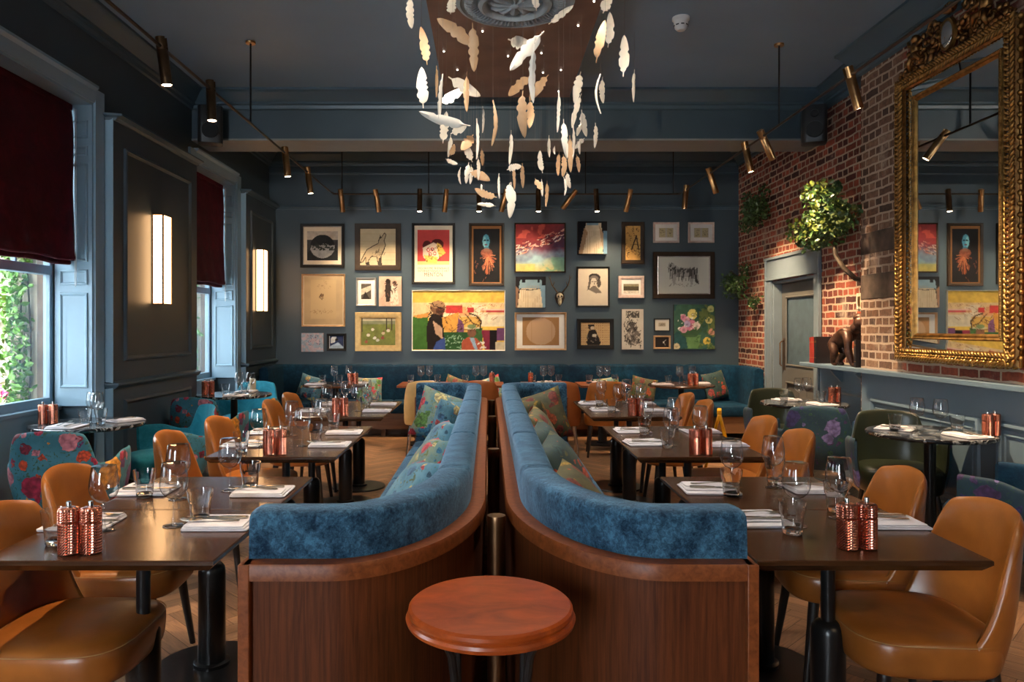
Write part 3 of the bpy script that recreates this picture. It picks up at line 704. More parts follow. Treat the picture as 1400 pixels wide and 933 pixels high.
for (x, y) in ((-.5,-1.9),(.5,-1.9),(-.5,-1.0),(.5,-1.0),(-.5,.9),(.5,.9),(-.5,1.9),(.5,1.9)):
    q = bpy.data.objects.new('pin_lamp', pinl); COL.objects.link(q); q.parent = p; q.location = (x,y,-.02)
t = thing('smoke_detector', 'white smoke detector on the dark ceiling right of the feathers', 'smoke detector', (1.52,5.78,ZC))
MB().lathe([(.068,0),(.068,-.02),(.06,-.026),(.058,-.03)], 28).build('base', M['white'], t)
MB().lathe([(.056,-.03),(.054,-.06),(.048,-.085),(.03,-.102),(0,-.106)], 28).build('dome', M['white'], t)
m = MB()
for k in range(8):
    a = 2*PI*k/8; m.box(-.012,-.002,-.004,.012,.002,.004); n_ = 8
    m.v[-8:] = [tuple(Matrix.Rotation(a+PI/2,3,'Z') @ (Vector(q)+Vector((0,-.0535,-.066)))) for q in m.v[-8:]]
m.build('vent_slot', M['black_plastic'], t, smooth=False)
def speaker(loc, rz, label):
    t = thing('wall_speaker', label, 'speaker', loc, rz)
    MB().rbox(-.12,-.10,.12,.10,-.19,.19,.05,.012).build('cabinet', M['black_plastic'], t)
    m = MB(); m.tube([(0,-.098,-.06),(0,-.112,-.06)], [.085,.078], 24); m.tube([(0,-.098,.10),(0,-.11,.10)], [.04,.035], 18); m.build('driver', M['black_metal'], t)
    MB().box(-.02,.09,-.03,.02,.17,.03).build('bracket', M['black_metal'], t, bevel=.004)
speaker((-2.83,7.44,3.50), R(20), 'black wall speaker high in the left corner under the beam')
speaker((3.30,7.42,3.50), R(-20), 'black wall speaker high on the right where the beam meets the brick')
o = MB().box(-.04,0,-.085,0,.13,.085)
t = thing('wall_switch', 'small brass switch in a cream plate on the brick wall above the statue', 'switch', (XR,6.92,1.70))
MB().box(-.014,-.055,-.075,0,.055,.075).build('plate', M['candle'], t, bevel=.004)
MB().box(-.022,-.02,-.045,-.012,.02,.045).build('rocker', M['brass'], t, bevel=.003)
# wall lights
def sconce(y, z, label):
    t = thing('wall_sconce', label, 'wall light', (XB,y,z), 0, 'lit wall lights on the left panelling')
    MB().box(0,-.085,-.395,.095,.085,.395).build('diffuser', M['sconce'], t, bevel=.003)
    m = MB()
    for zz in (-.40,.40): m.box(0,-.088,zz-.006,.099,.088,zz+.006)
    for (x, yy) in ((.096,-.086),(.096,.086),(.003,-.086),(.003,.086)): m.box(x-.006,yy-.006,-.4,x+.006,yy+.006,.4)
    m.build('frame', M['bronze'], t, smooth=False)
    return t
sconce(6.61, 2.06, 'tall lit wall light on the panel between the two windows')
sconce(9.52, 2.06, 'tall lit wall light in the far corner beyond the second window')
# plants on the brick wall
def wall_plant(c, rad, n, label, seed, lit=False, size=.045):
    t = thing('wall_plant', label, 'plant', c, 0, 'leafy plants on the brick wall')
    r = random.Random(seed*7); m = MB(); m2 = MB()
    for q in range(16):
        cc = (r.uniform(-1,.6)*rad[0]*.6, r.gauss(0,.45)*rad[1], r.gauss(0,.42)*rad[2]); k_ = r.uniform(.25,.5)
        leaves(m, cc, (rad[0]*k_*1.4, rad[1]*k_, rad[2]*k_), n//11, size, seed*50+q)
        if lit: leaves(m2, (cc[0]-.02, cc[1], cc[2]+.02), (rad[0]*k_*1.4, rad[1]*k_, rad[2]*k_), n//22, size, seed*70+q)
    if lit: m2.build('lit_foliage', M['leaf_lit'], t, smooth=False)
    m.build('foliage', M['leaf'], t, smooth=False)
    m = MB(); r = random.Random(seed)
    for k in range(9):
        a = r.uniform(-1,1); b = r.uniform(-.9,.9)
        m.tube([(.02,0,-rad[2]*.4),(.05,a*rad[1]*.5,b*rad[2]*.4),(-.06,a*rad[1]*.95,b*rad[2])], [.009,.006,.003], 6)
    m.build('stem', M['twig'], t)
    return t
wall_plant((3.36,9.2,2.93), (.16,.40,.24), 560, 'dark leafy plant high on the brick above the picture corner', 21)
wall_plant((3.30,9.75,2.05), (.20,.24,.21), 340, 'dark straggling plant low beside the door in the far corner', 22)
t = wall_plant((3.27,7.10,2.47), (.22,.50,.27), 1000, 'bright spotlit yellow green plant on a curved branch above the door', 23, True, .05)
MB().tube([(.10,.0,-.12),(.06,-.06,-.24),(.03,-.14,-.33),(.07,-.22,-.46),(.16,-.26,-.56),(.26,-.26,-.60)], [.014,.02,.022,.022,.024,.026], 8).build('branch', M['twig'], t)
wall_plant((3.43,9.42,1.78), (.07,.10,.10), 60, 'small sprig of leaves on the brick just left of the door head', 24)
# ------------------------------------------------------------------ shells of the chairs
def shell_parts(T, zbot, ztop, a, b, thick, lean, taper, n=41, m=9, power=2.0, zb2=None):
    """curved wrap round the back; local front is +Y. returns outer and inner surface grids plus rim"""
    out = MB(); inn = MB()
    def P(th, f, off):
        zt = ztop(th); z = zbot + (zt-zbot)*f
        s, c = math.sin(th), math.cos(th)
        k = 1 + lean*(z-zbot)*max(0,c) - taper*(1-min(1,(z-zbot)/.25))**2
        sx = math.copysign(abs(s)**(2/power), s); cy = math.copysign(abs(c)**(2/power), c)
        return ((a*k+off)*sx, -(b*k+off)*cy, z)
    ths = [-T+2*T*i/(n-1) for i in range(n)]
    O = [[P(th, j/m, 0) for j in range(m+1)] for th in ths]
    I = [[P(th, j/m, -thick*(1-.35*(j/m))) for j in range(m+1)] for th in ths]
    # outer surface wraps over the rim top and the two front edges
    def lerp(p, q, t, up=0): return (p[0]+(q[0]-p[0])*t, p[1]+(q[1]-p[1])*t, p[2]+(q[2]-p[2])*t+up)
    rows = []
    for i in range(n):
        rows.append(O[i] + [lerp(O[i][m], I[i][m], .5, thick*.28)])
    out.grid(rows)
    rows2 = []
    for i in range(n):
        rows2.append([lerp(O[i][m], I[i][m], .5, thick*.28)] + list(reversed(I[i])))
    inn.grid(rows2)
    # front edges
    for i in (0, n-1):
        e = [O[i][j] for j in range(m+1)]; g = [I[i][j] for j in range(m+1)]
        mid = [lerp(p, q, .5) for p, q in zip(e, g)]
        s = 1 if i == n-1 else -1
        tn = Vector((math.cos(ths[i]), math.sin(ths[i]), 0))*s*thick*.35
        mid = [(q[0]+tn.x, q[1]+tn.y, q[2]) for q in mid]
        out.grid([e, mid] if s > 0 else [mid, e]); inn.grid([mid, g] if s > 0 else [g, mid])
    # underside
    out.grid([[O[i][0] for i in range(n)], [I[i][0] for i in range(n)]])
    return out, inn
def smooth01(x): x = max(0,min(1,x)); return x*x*(3-2*x)
def leg(m, x, y, z1, dx, dy, r0=.021, r1=.013): m.tube([(x+dx,y+dy,0),(x+dx*.5,y+dy*.5,z1*.5),(x,y,z1)], [r1,(r0+r1)/2,r0], 12)
def dining_chair(mat, metal=False):
    t = thing('dining_chair', 'dining chair', 'chair')
    zt = lambda th: .85 - .03*smooth01(abs(th)/.8) - .39*smooth01((abs(th)-.62)/.86)
    o, i = shell_parts(R(84), .36, zt, .255, .255, .042, .30, .10, power=2.5)
    o.add(*(lambda q: (q.v, q.f))(i))
    o.build('backrest', mat, t, sub=1, angle=0)
    s = MB()
    def ring(k, z, ky=0): return [((.243+k)*math.copysign(abs(math.sin(2*PI*q/40))**.55, math.sin(2*PI*q/40)), (.235+k)*math.copysign(abs(math.cos(2*PI*q/40))**.55, math.cos(2*PI*q/40))+.035, z) for q in range(40)]
    rows = [ring(-.03,.345), ring(-.006,.352), ring(.0,.37), ring(.006,.43), ring(.002,.458), ring(-.018,.474), ring(-.07,.482), ring(-.14,.486), ring(-.2,.487)]
    s.grid(rows, True); k = len(rows[0]); s.f.append(tuple(range(k-1,-1,-1))); s.f.append(tuple(range(8*k,9*k)))
    s.build('seat', mat, t, sub=1, angle=0)
    MB().tube([ (p[0]*1.004,(p[1]-.035)*1.004+.035,.4585) for p in ring(.0015,0)]+[ring(.0015,0)[0][:2]+(.4585,)], .0016, 6, False).build('stitching', M['stitch'], t)
    for (x, y) in ((-.17,.18),(.17,.18),(-.17,-.15),(.17,-.15)):
        m = MB(); leg(m, x, y, .352, x*.22, y*.25, .012 if metal else .022, .008 if metal else .013); m.build('leg', M['steel'] if metal else M['black_wood'], t)
    return t
def armchair(outer, inner, tagname='tub_armchair'):
    t = thing(tagname, 'armchair', 'armchair')
    zt = lambda th: .80 - .02*smooth01(abs(th)/.5) - .20*smooth01((abs(th)-.44)/.36) + .05*smooth01((abs(th)-1.0)/.6)
    o, i = shell_parts(R(112), .27, zt, .33, .315, .038, .32, .16, n=57, m=10, power=2.7)
    o.build('outer_shell', outer, t, sub=1, angle=0)
    i.build('inner_upholstery', inner, t, sub=1, angle=0)
    s = MB()
    def ring(k, z): return [((.285+k)*math.copysign(abs(math.sin(2*PI*q/40))**.75, math.sin(2*PI*q/40)), (.275+k)*math.copysign(abs(math.cos(2*PI*q/40))**.75, math.cos(2*PI*q/40))+.03, z) for q in range(40)]
    rows = [ring(-.05,.262), ring(-.015,.27), ring(0,.29), ring(.0,.39), ring(-.006,.425), ring(-.03,.445), ring(-.10,.458), ring(-.2,.462)]
    s.grid(rows, True); k = len(rows[0]); s.f.append(tuple(range(k-1,-1,-1))); s.f.append(tuple(range(7*k,8*k)))
    s.build('seat_cushion', inner, t, sub=1, angle=0)
    for (x, y) in ((-.2,.2),(.2,.2),(-.19,-.17),(.19,-.17)):
        m = MB(); leg(m, x, y, .275, x*.25, y*.28, .02, .012); m.build('leg', M['black_wood'], t)
    return t
chair_tan = Proto(lambda: dining_chair(M['tan']))
chair_yel = Proto(lambda: dining_chair(M['yellow'], True))
chair_rust = Proto(lambda: dining_chair(M['rust'], True))
arm_teal = Proto(lambda: armchair(M['floral'], M['teal']))
arm_green = Proto(lambda: armchair(M['floral_dark'], M['green_leather']))
arm_blue = Proto(lambda: armchair(M['floral_dark'], M['velvet_back']))
GC = 'tan leather dining chairs at the long tables'
XT = {'left': -1.18, 'right': 1.16}
CH = {'left': [(-1.40,2.43,-90),(-1.57,3.14,-86),(-1.60,4.20,-86),(-1.57,4.86,-90),(-1.55,6.0,-88),(-1.57,6.64,-90)],
      'right': [(1.46,2.50,86),(1.51,3.10,84),(1.57,4.24,88),(1.61,4.88,90),(1.54,6.0,88),(1.56,6.62,90)]}
NM = ['nearest', 'middle', 'farthest']
for side in ('left','right'):
    for k, (x, y, a) in enumerate(CH[side]):
        chair_tan((x,y,0), R(a), 'tan leather dining chair, %s one of two at the %s %s table' % ('near' if k % 2 == 0 else 'far', NM[k//2], side), GC)
chair_yel((-.72,8.38,0), R(2), 'pale yellow dining chair seen from behind at the far end of the left booth', 'chairs along the far tables')
chair_rust((-.10,8.42,0), R(-3), 'rust dining chair seen from behind in the gap beyond the booths', 'chairs along the far tables')
chair_rust((.80,8.30,0), R(-3), 'rust dining chair seen from behind at the far end of the right booth', 'chairs along the far tables')
chair_tan((1.33,8.30,0), R(-6), 'tan dining chair seen from behind just right of the right booth by the far bench', 'chairs along the far tables')
GA = 'tub armchairs at the round tables'
arm_teal((-2.76,4.86,0), R(6), 'flower printed tub armchair with its back to us at the near window table', GA)
arm_teal((-2.60,5.90,0), R(128), 'tub armchair turned to show its bright teal inside, right of the near window table', GA)
arm_teal((-2.68,7.06,0), R(-8), 'flower printed tub armchair with its back to us at the far window table', GA)
arm_teal((-2.78,8.42,0), R(176), 'teal tub armchair facing us behind the far window table', GA)
arm_green((3.0,5.37,0), R(163), 'green leather tub armchair facing us behind the near black marble table on the right', GA)
arm_blue((2.93,4.12,0), R(38), 'dark flower printed tub armchair cut by the right edge of the photo', GA)
arm_blue((2.82,6.30,0), R(-22), 'dark flower printed tub armchair, back to us, at the marble table near the door', GA)
arm_green((2.95,7.42,0), R(172), 'dark green tub armchair facing us behind the marble table near the door', GA)
# ------------------------------------------------------------------ tables
TW, TL, TZ = .355, .31, .75
def pedestal(t, r=.24):
    MB().lathe([(r,.0),(r,.008),(r-.006,.013),(.075,.016),(.075,.03),(.06,.034),(0,.034)], 40).build('base_plate', M['black_metal'], t)
    MB().lathe([(.056,.03),(.056,.41),(.052,.43),(.040,.445),(.026,.45),(0,.45)], 28).build('sleeve', M['black_metal'], t)
    MB().tube([(0,0,.43),(0,0,.715)], .023, 18).build('post', M['black_metal'], t)
    m = MB(); m.box(-.2,-.02,.698,.2,.02,.715); m.box(-.02,-.2,.698,.02,.2,.715); m.build('top_bracket', M['black_metal'], t, bevel=.003)
def long_table():
    t = thing('dining_table', 'table', 'table')
    # chamfered underside, as the table edge tapers in below
    m = MB(); rows = []
    for (k, z) in ((-.022,.714),(0,.735),(0,.747),(-.003,.75)):
        rows.append([(-TW-k,-TL-k,z),(TW+k,-TL-k,z),(TW+k,TL+k,z),(-TW-k,TL+k,z)])
    rows = [[(x*(1 if True else 1),y,z) for x,y,z in r] for r in rows]
    rows = []
    for (k, z) in ((.022,.714),(0,.736),(0,.747),(.003,.75)):
        a, b = TW-k, TL-.0015-k
        rows.append([(-a,-b,z),(a,-b,z),(a,b,z),(-a,b,z)])
    m.grid(rows, True); m.f.append((3,2,1,0)); m.f.append((12,13,14,15))
    m.build('tabletop', M['table'], t, smooth=False)
    pedestal(t)
    return t
tab = Proto(long_table)
TY = [2.19+TL, 3.95+TL, 5.72+TL]
for side in ('left','right'):
    for k in range(3):
        for h in range(2):
            tab((XT[side], TY[k]+h*2*TL, 0), 0, 'dark wooden two-seat table, %s half of the %s pushed-together pair on the %s' % (('near','far')[h], NM[k], side), 'dark wooden tables beside the booths')
def round_table(topmat, wide=.385):
    t = thing('round_table', 'round table', 'table')
    MB().lathe([(0,.722),(wide-.012,.722),(wide,.728),(wide+.003,.736),(wide,.746),(wide-.006,.75),(0,.75)], 64).build('tabletop', topmat, t, angle=30)
    MB().lathe([(.26,0),(.26,.01),(.24,.018),(.06,.03),(.045,.06),(.036,.10),(.036,.70),(.10,.715),(.10,.722)], 32).build('pedestal', M['black_metal'], t, angle=30)
    return t
rt_m = Proto(lambda: round_table(M['marble'])); rt_w = Proto(lambda: round_table(M['table'], .40))
RT = [(-2.93,5.36),(-2.68,7.70),(2.95,4.89),(2.94,6.82)]
RTL = ['round black marble table by the nearest window','round black marble table by the farther window','round black marble table below the gilt mirror','round black marble table near the doorway on the right']
for p_, l_ in zip(RT, RTL): rt_m((p_[0],p_[1],0), 0, l_, 'round marble tables')
rt_w((-1.89,9.05,0), 0, 'round dark wooden table in front of the left end of the far bench', 'round wooden tables at the far bench')
rt_w((2.37,9.0,0), 0, 'round dark wooden table in front of the right end of the far bench', 'round wooden tables at the far bench')
def small_table():
    t = thing('bistro_table', 'table', 'table')
    MB().box(-.31,-.31,.722,.31,.31,.75).build('tabletop', M['cap'], t, bevel=.004)
    pedestal(t, .22); return t
bt = Proto(small_table)
BT = [(-.80,9.12),(-.12,9.12),(.72,9.12),(1.42,9.12)]
for p_, l_ in zip(BT, ['square wooden table at the far bench left of the left booth end','square wooden table at the far bench behind the left booth corner','square wooden table at the far bench behind the right booth','square wooden table at the far bench right of the right booth end']):
    bt((p_[0],p_[1],0), 0, l_, 'square tables along the far bench')
# ------------------------------------------------------------------ the pair of booths
def booth_path():
    pts = [(-.63,1.87),(-.56,1.87),(-.48,1.87)]
    for k in range(0, 25):
        a = PI/2*k/24; pts.append((-.42+.41*math.sin(a), 2.64-.77*math.cos(a)))
    y = 2.72
    while y < 6.16: pts.append((-.01,y)); y += .04
    for k in range(0, 17):
        a = PI/2*k/16; pts.append((-.27+.26*math.cos(a), 6.24+.28*math.sin(a)))
    pts += [(-.34,6.52),(-.42,6.52),(-.50,6.52),(-.58,6.52),(-.63,6.52)]
    return pts
def make_booth(right):
    label = 'right' if right else 'left'
    t = thing('banquette_booth', 'blue velvet booth bench in a curved oak shell, %s of the centre gap' % label, 'bench', (0,0,0), 0, 'pair of back to back booths')
    P = booth_path()
    fin = (lambda m: m.mirror(.05)) if right else (lambda m: m)
    fin(MB().sweep(P, [(.018,.0),(.018,.80),(.045,.80),(.045,.0)])).build('outer_panel', M['shell'], t, angle=30)
    fin(MB().sweep(P, [(0,.80),(0,.835),(.004,.842),(.085,.842),(.085,.80)])).build('cap_rail', M['cap'], t, angle=30)
    # end boards at both tips
    m = MB(); m.box(-.642,1.868,0,-.612,2.05,.842)
    fin(m).build('end_board', M['cap'], t, bevel=.003)
    fin(MB().box(-.642,6.36,0,-.612,6.522,.842)).build('end_board', M['cap'], t, bevel=.003)
    # backrest with cross seams
    L_ = [0]
    for a, b in zip(P, P[1:]): L_.append(L_[-1]+math.dist(a, b))
    seams = [1.05,1.9,2.65,3.4,4.15,4.75]
    SUB = []; PL = []
    for i in range(len(P)-1):
        k = max(1, int(math.dist(P[i],P[i+1])/(.004 if i in (0, len(P)-2) else .02)))
        for q in range(k):
            f = q/k; SUB.append((P[i][0]+(P[i+1][0]-P[i][0])*f, P[i][1]+(P[i+1][1]-P[i][1])*f)); PL.append(L_[i]+(L_[i+1]-L_[i])*f)
    SUB.append(P[-1]); PL.append(L_[-1])
    cen = (.115,.75)
    prof = [(.052,.842),(.049,.90),(.050,.945),(.056,.959),(.070,.966),(.115,.968),(.150,.964),(.166,.952),(.173,.92),(.18,.80),(.19,.62),(.195,.44),(.06,.44),(.052,.60)]
    def shr(i, j):
        s = PL[i]; d = min(abs(s-q) for q in seams); e = min(s, PL[-1]-s)
        g = math.exp(-(d/.012)**2)*.013 + math.exp(-(e/.010)**2)*.008
        n_, z = prof[j]
        return ((-g if n_ > .115 else g*.6) if z > .85 else (-g if n_ > .115 else 0), -g if z > .93 else 0)
    bk = fin(MB().sweep(SUB, prof, True, shr)).build('backrest', M['velvet'], t, angle=50)
    # seat pads
    def xr(y):
        if y < 2.64: return -.42+.41*math.sqrt(max(0,1-((2.64-y)/.77)**2)) - .19
        if y > 6.24: return -.27+.26*math.sqrt(max(0,1-((y-6.24)/.28)**2)) - .19
        return -.20
    cuts = [2.07,2.95,3.85,4.75,5.6,6.33]
    for a, b in zip(cuts, cuts[1:]):
        rows = []
        ys_ = np.linspace(a, b, 22)
        for y in ys_:
            e = min(y-a, b-y); dz = .014*math.exp(-(e/.012)**2)+.0
            x1 = max(min(xr(y), -.19), -.60); x0 = -.645
            rows.append([(x0+.012,y,.31),(x0,y,.33),(x0,y,.44-dz),(x0+.012,y,.462-dz),(x0+.04,y,.472-dz)]+[(x0+.04+(x1-x0-.04)*q/6,y,.474-dz+.008*math.sin(PI*q/6)) for q in range(1,7)]+[(x1,y,.31)])
        m = MB(); m.grid(rows); k = len(rows[0]); m.f.append(tuple(range(k))); m.f.append(tuple(range((len(rows)-1)*k+k-1,(len(rows)-1)*k-1,-1)))
        fin(m).build('seat_pad', M['velvet'], t, angle=50)
    m = MB(); m.box(-.60,2.05,.0,-.56,6.36,.312)
    fin(m).build('plinth', M['plinth'], t, bevel=.003)
    return t
make_booth(False); make_booth(True)
# bronze posts in the gap between the booths
def gap_post():
    t = thing('gap_post', 'post', 'post')
    MB().tube([(0,0,0),(0,0,.83)], .0295, 20).build('shaft', M['bronze'], t)
    MB().lathe([(.0308,.826),(.0308,.838),(.029,.844),(.012,.846),(0,.846)], 20).build('collar', M['bronze'], t)
    return t
gp = Proto(gap_post)
for y, l_ in ((2.36,'nearest dark bronze post in the gap between the booths, behind the stool'),(3.66,'second dark bronze post in the gap between the booths'),(5.0,'third dark bronze post in the gap between the booths'),(6.1,'farthest dark bronze post in the gap between the booths')):
    gp((.025,y,0), 0, l_, 'bronze posts in the booth gap')
# ------------------------------------------------------------------ cushions
def cushion_mesh(s=.43, th=.085):
    m = MB(); n = 20
    def P(i, j, sg):
        u = -1+2*i/n; v = -1+2*j/n
        pin = 1-.07*(1-u*u)*abs(v)**3-0; pin2 = 1-.07*(1-v*v)*abs(u)**3
        h = th*((1-u**4)*(1-v**4))**.6*(1+.10*math.sin(3*u+2*v+.5))
        return (u*s/2*pin2, sg*h, v*s/2*pin)
    for sg in (1,-1): 
        rows = [[P(i,j,sg) for j in range(n+1)] for i in range(n+1)]
        if sg > 0: rows = rows[::-1]
        m.grid(rows)
    return m
def cush(mat):
    def mk():
        o = cushion_mesh().build('cushion', M[mat], None, angle=0); return tag(o, 'cushion', 'cushion')
    return Proto(mk)
CU = {k: cush(k) for k in ('cush1','cush2','cush3','cush4')}
def put_cushion(kind, loc, rot, label, group, s=1):
    o = CU[kind](loc, 0, label, group); o.rotation_euler = tuple(R(a) for a in rot); o.scale = (s,s,s)
GCu = 'printed cushions in the booths'
put_cushion('cush1', (-.40,6.10,.70), (-12,20,8), 'cushion with a red bloom, standing in the far corner of the left booth', GCu)
put_cushion('cush2', (-.31,5.80,.675), (12,8,58), 'blue green cushion leaning in front of the red bloom one in the left booth', GCu, .95)
put_cushion('cush2', (-.33,4.62,.665), (30,4,100), 'round shouldered blue cushion third from the far end in the left booth', GCu)
put_cushion('cush1', (-.345,3.95,.66), (32,6,104), 'teal and red flower cushion second from the near end in the left booth', GCu)
put_cushion('cush2', (-.36,3.30,.655), (34,8,108), 'pale blue cushion nearest the camera in the left booth', GCu, 1.02)
put_cushion('cush3', (.44,6.10,.70), (-12,-18,-6), 'rust and olive cushion standing in the far corner of the right booth', GCu)
put_cushion('cush3', (.35,5.82,.68), (14,-4,-60), 'olive cushion leaning in front of the corner one in the right booth', GCu, .95)
put_cushion('cush3', (.375,5.05,.675), (-24,-6,80), 'olive cushion with yellow blooms midway along the right booth', GCu)
put_cushion('cush4', (.375,4.42,.665), (-28,-6,78), 'dark green cushion with an orange corner showing midway in the right booth', GCu)
put_cushion('cush4', (.395,3.85,.66), (-30,-8,74), 'large dark green cushion second from the near end in the right booth', GCu, 1.03)
put_cushion('cush3', (.40,3.12,.645), (-36,-10,72), 'olive cushion lying lowest and nearest in the right booth', GCu)
# ------------------------------------------------------------------ far bench along the picture wall
def far_bench():
    t = thing('far_bench', 'deep blue velvet bench running along the picture wall with curved right end', 'bench', (0,0,0))
    pts = [(3.49,9.28)]
    y = 9.34
    while y < 9.72: pts.append((3.49,y)); y += .04
    for k in range(17):
        a = PI/2*k/16; pts.append((2.94+.55*math.cos(a), 9.73+.55*math.sin(a)))
    x = 2.88
    while x > -2.84: pts.append((x,10.28)); x -= .04
    for k in range(7):
        a = PI/2*k/6; pts.append((-2.86-.12*math.sin(a), 10.16+.12*math.cos(a)))
    y = 10.12
    while y > 9.5: pts.append((-2.98,y)); y -= .04
    pts.append((-2.98,9.5))
    L_ = [0]
    for a, b in zip(pts, pts[1:]): L_.append(L_[-1]+math.dist(a, b))
    def seamd(i):
        x, y = pts[i]
        if y > 10.27: return min(abs(x-q) for q in (2.73,1.92,1.12,.30,-.50,-1.31,-2.1))
        return min(L_[i], L_[-1]-L_[i])
    prof = [(.0,.32),(.0,.90),(.008,.925),(.03,.937),(.08,.94),(.115,.93),(.13,.90),(.14,.70),(.15,.44),(.15,.32)]
    def shr(i, j):
        g = math.exp(-(seamd(i)/.03)**2)*.016; n_, z = prof[j]
        return (-g if n_ > .1 else 0, -g if z > .91 else 0)
    MB().sweep(pts, prof, True, shr).build('backrest', M['velvet_back'], t, angle=50)
    xs = [-2.83,-2.1,-1.31,-.5,.3,1.12,1.92,2.73,3.34]
    for a, b in zip(xs, xs[1:]):
        m = MB().rbox(a+.002,9.66,b-.002,10.145,.31,.455,.03,.025)
        m.build('seat_pad', M['velvet_back'], t, angle=50)
    MB().rbox(2.86,9.28,3.345,9.70,.31,.456,.03,.025).build('seat_pad', M['velvet_back'], t, angle=50)
    MB().rbox(-2.835,9.5,-2.36,9.70,.31,.456,.03,.025).build('seat_pad', M['velvet_back'], t, angle=50)
    m = MB().box(-2.36,9.70,.10,2.90,9.74,.312).box(2.90,9.32,.10,2.94,9.74,.312).box(-2.4,9.54,.10,-2.36,9.74,.312).box(2.94,9.32,.10,3.48,9.34,.312).box(-2.97,9.54,.10,-2.4,9.56,.312)
    m.build('plinth', M['plinth'], t, smooth=False)
    m = MB()
    for x in np.arange(-2.2,2.9,.8): m.box(x-.03,9.74,0,x+.03,9.80,.12)
    m.box(-2.3,9.9,0,2.9,9.93,.31); m.build('foot', M['plinth'], t, smooth=False)
far_bench()
GF = 'cushions along the far bench'
put_cushion('cush2', (-2.42,9.92,.625), (-12,14,-12), 'teal and olive cushion on the far bench in the left corner', GF, .82)
put_cushion('cush1', (-1.62,9.93,.60), (-14,0,4), 'green and teal cushion on the far bench half hidden by the left round table', GF, .82)
put_cushion('cush3', (-.45,9.93,.60), (-14,20,-4), 'yellowish cushion on the far bench behind the left square table', GF, .82)
put_cushion('cush1', (.02,9.93,.60), (-14,-18,4), 'pink toned cushion on the far bench behind the booth gap', GF, .82)
put_cushion('cush1', (1.62,9.93,.60), (-14,-8,4), 'pale flowered cushion on the far bench behind the square table right of the booths', GF, .82)
put_cushion('cush3', (2.10,9.93,.60), (-14,12,-4), 'rust and olive cushion on the far bench behind the right round table', GF, .82)
put_cushion('cush4', (3.05,9.86,.66), (-14,-8,28), 'dark green cushion with orange bloom at the curved right end of the far bench', GF, .9)
# ------------------------------------------------------------------ stool in the foreground
def stool():
    t = thing('round_stool', 'round red brown wooden stool with bent black iron legs, in front of the booths', 'stool', (.005,1.782,0))
    MB().lathe([(0,.735),(.19,.735),(.203,.741),(.206,.750),(.203,.757),(.198,.760),(.200,.766),(.199,.774),(.193,.7795),(.186,.780),(0,.780)], 80).build('top', M['stool'], t, angle=25)
    for k in range(4):
        a = R(45+90*k); c_, s_ = math.cos(a), math.sin(a)
        pr = [(.150,.737),(.142,.72),(.128,.69),(.120,.64),(.118,.55),(.122,.40),(.135,.22),(.165,.05),(.19,.0)]
        m = MB().tube([(r*c_,r*s_,z) for r,z in pr], .0105, 10); m.build('leg', M['black_metal'], t)
    MB().lathe([(.118+.007*math.cos(q*PI/4),.30+.007*math.sin(q*PI/4)) for q in range(8)], 36, closed=True).build('foot_ring', M['black_metal'], t)
    MB().lathe([(.15,.725),(.15,.736),(.12,.736),(.12,.725)], 36, closed=True).build('mounting_ring', M['black_metal'], t)
stool()
# yellow folding floor sign
t = thing('floor_sign', 'yellow folding wet floor sign on the right beyond the tan chairs', 'sign', (2.12,6.72,0), R(72))
for s in (-1,1):
    m = MB(); M4 = Matrix.Rotation(R(13*s),4,'X') @ Matrix.Translation((0,0,0))
    m.box(-.14,-.012,0,-.07,.012,.62); m.box(.07,-.012,0,.14,.012,.62); m.box(-.14,-.012,.5,.14,.012,.66); m.box(-.14,-.012,.06,.14,.012,.34)
    m.v = [(x, y+s*.16*(1-z/.66), z) for x,y,z in m.v]
    m.build('leaf_panel', M['sign'], t, bevel=.006)
MB().rbox(-.10,-.02,.10,.02,.655,.70,.015,.006).build('grip', M['sign'], t)
# ------------------------------------------------------------------ tableware
def wine_glass():
    t = thing('wine_glass', 'wine glass', 'wine glass')
    bowl = [(.004,.094),(.012,.096),(.026,.103),(.040,.118),(.0475,.138),(.0485,.152),(.0465,.174),(.0425,.200),(.0392,.2225),(.0380,.2228)]
    MB().lathe(bowl, 32).build('bowl', M['glass'], t, angle=0)
    MB().lathe([(.0125,.004),(.006,.012),(.0042,.03),(.0038,.06),(.0042,.083),(.0075,.094),(.004,.0965)], 14).build('stem', M['glass'], t, angle=0)
    MB().lathe([(0,0),(.036,0),(.0375,.0015),(.030,.003),(.0125,.0045),(0,.006)], 32).build('foot', M['glass'], t, angle=0)
    return t
def tumbler():
    m = MB()
    n = 36; prof = [(.0,.0),(.029,.0),(.0325,.004),(.0345,.03),(.038,.066),(.041,.070),(.0455,.112),(.0440,.112),(.0395,.072),(.0360,.066),(.0315,.016),(0,.013)]
    vs = []; fs = []
    for r, z in prof:
        for k in range(n):
            a = 2*PI*k/n; fl = 1-.035*(abs(math.sin(a*5))) if z < .068 and r > .028 else 1
            vs.append((r*fl*math.cos(a), r*fl*math.sin(a), z))
    for i in range(len(prof)-1):
        for k in range(n): fs.append((i*n+k, i*n+(k+1)%n, (i+1)*n+(k+1)%n, (i+1)*n+k))
    m.add(vs, fs); o = m.build('tumbler', M['tglass'], None, angle=50); return tag(o, 'tumbler', 'tumbler')
def napkin():
    m = MB()
    for (x0, x1, y0, y1, z) in ((-.115,.115,-.10,.10,0),(-.105,.112,-.055,.098,.0055),(-.10,.108,.0,.095,.011)):
        m.rbox(x0,y0,x1,y1,z,z+.0068,.012,.003,4)
    for i, p in enumerate(m.v): m.v[i] = (p[0]+.004*math.sin(p[1]*40), p[1], p[2]+(.0015*(1+math.sin(p[0]*33+p[1]*21)) if p[2] > .002 else 0))
    o = m.build('folded_napkin', M['napkin'], None, angle=50); return tag(o, 'napkin', 'napkin')
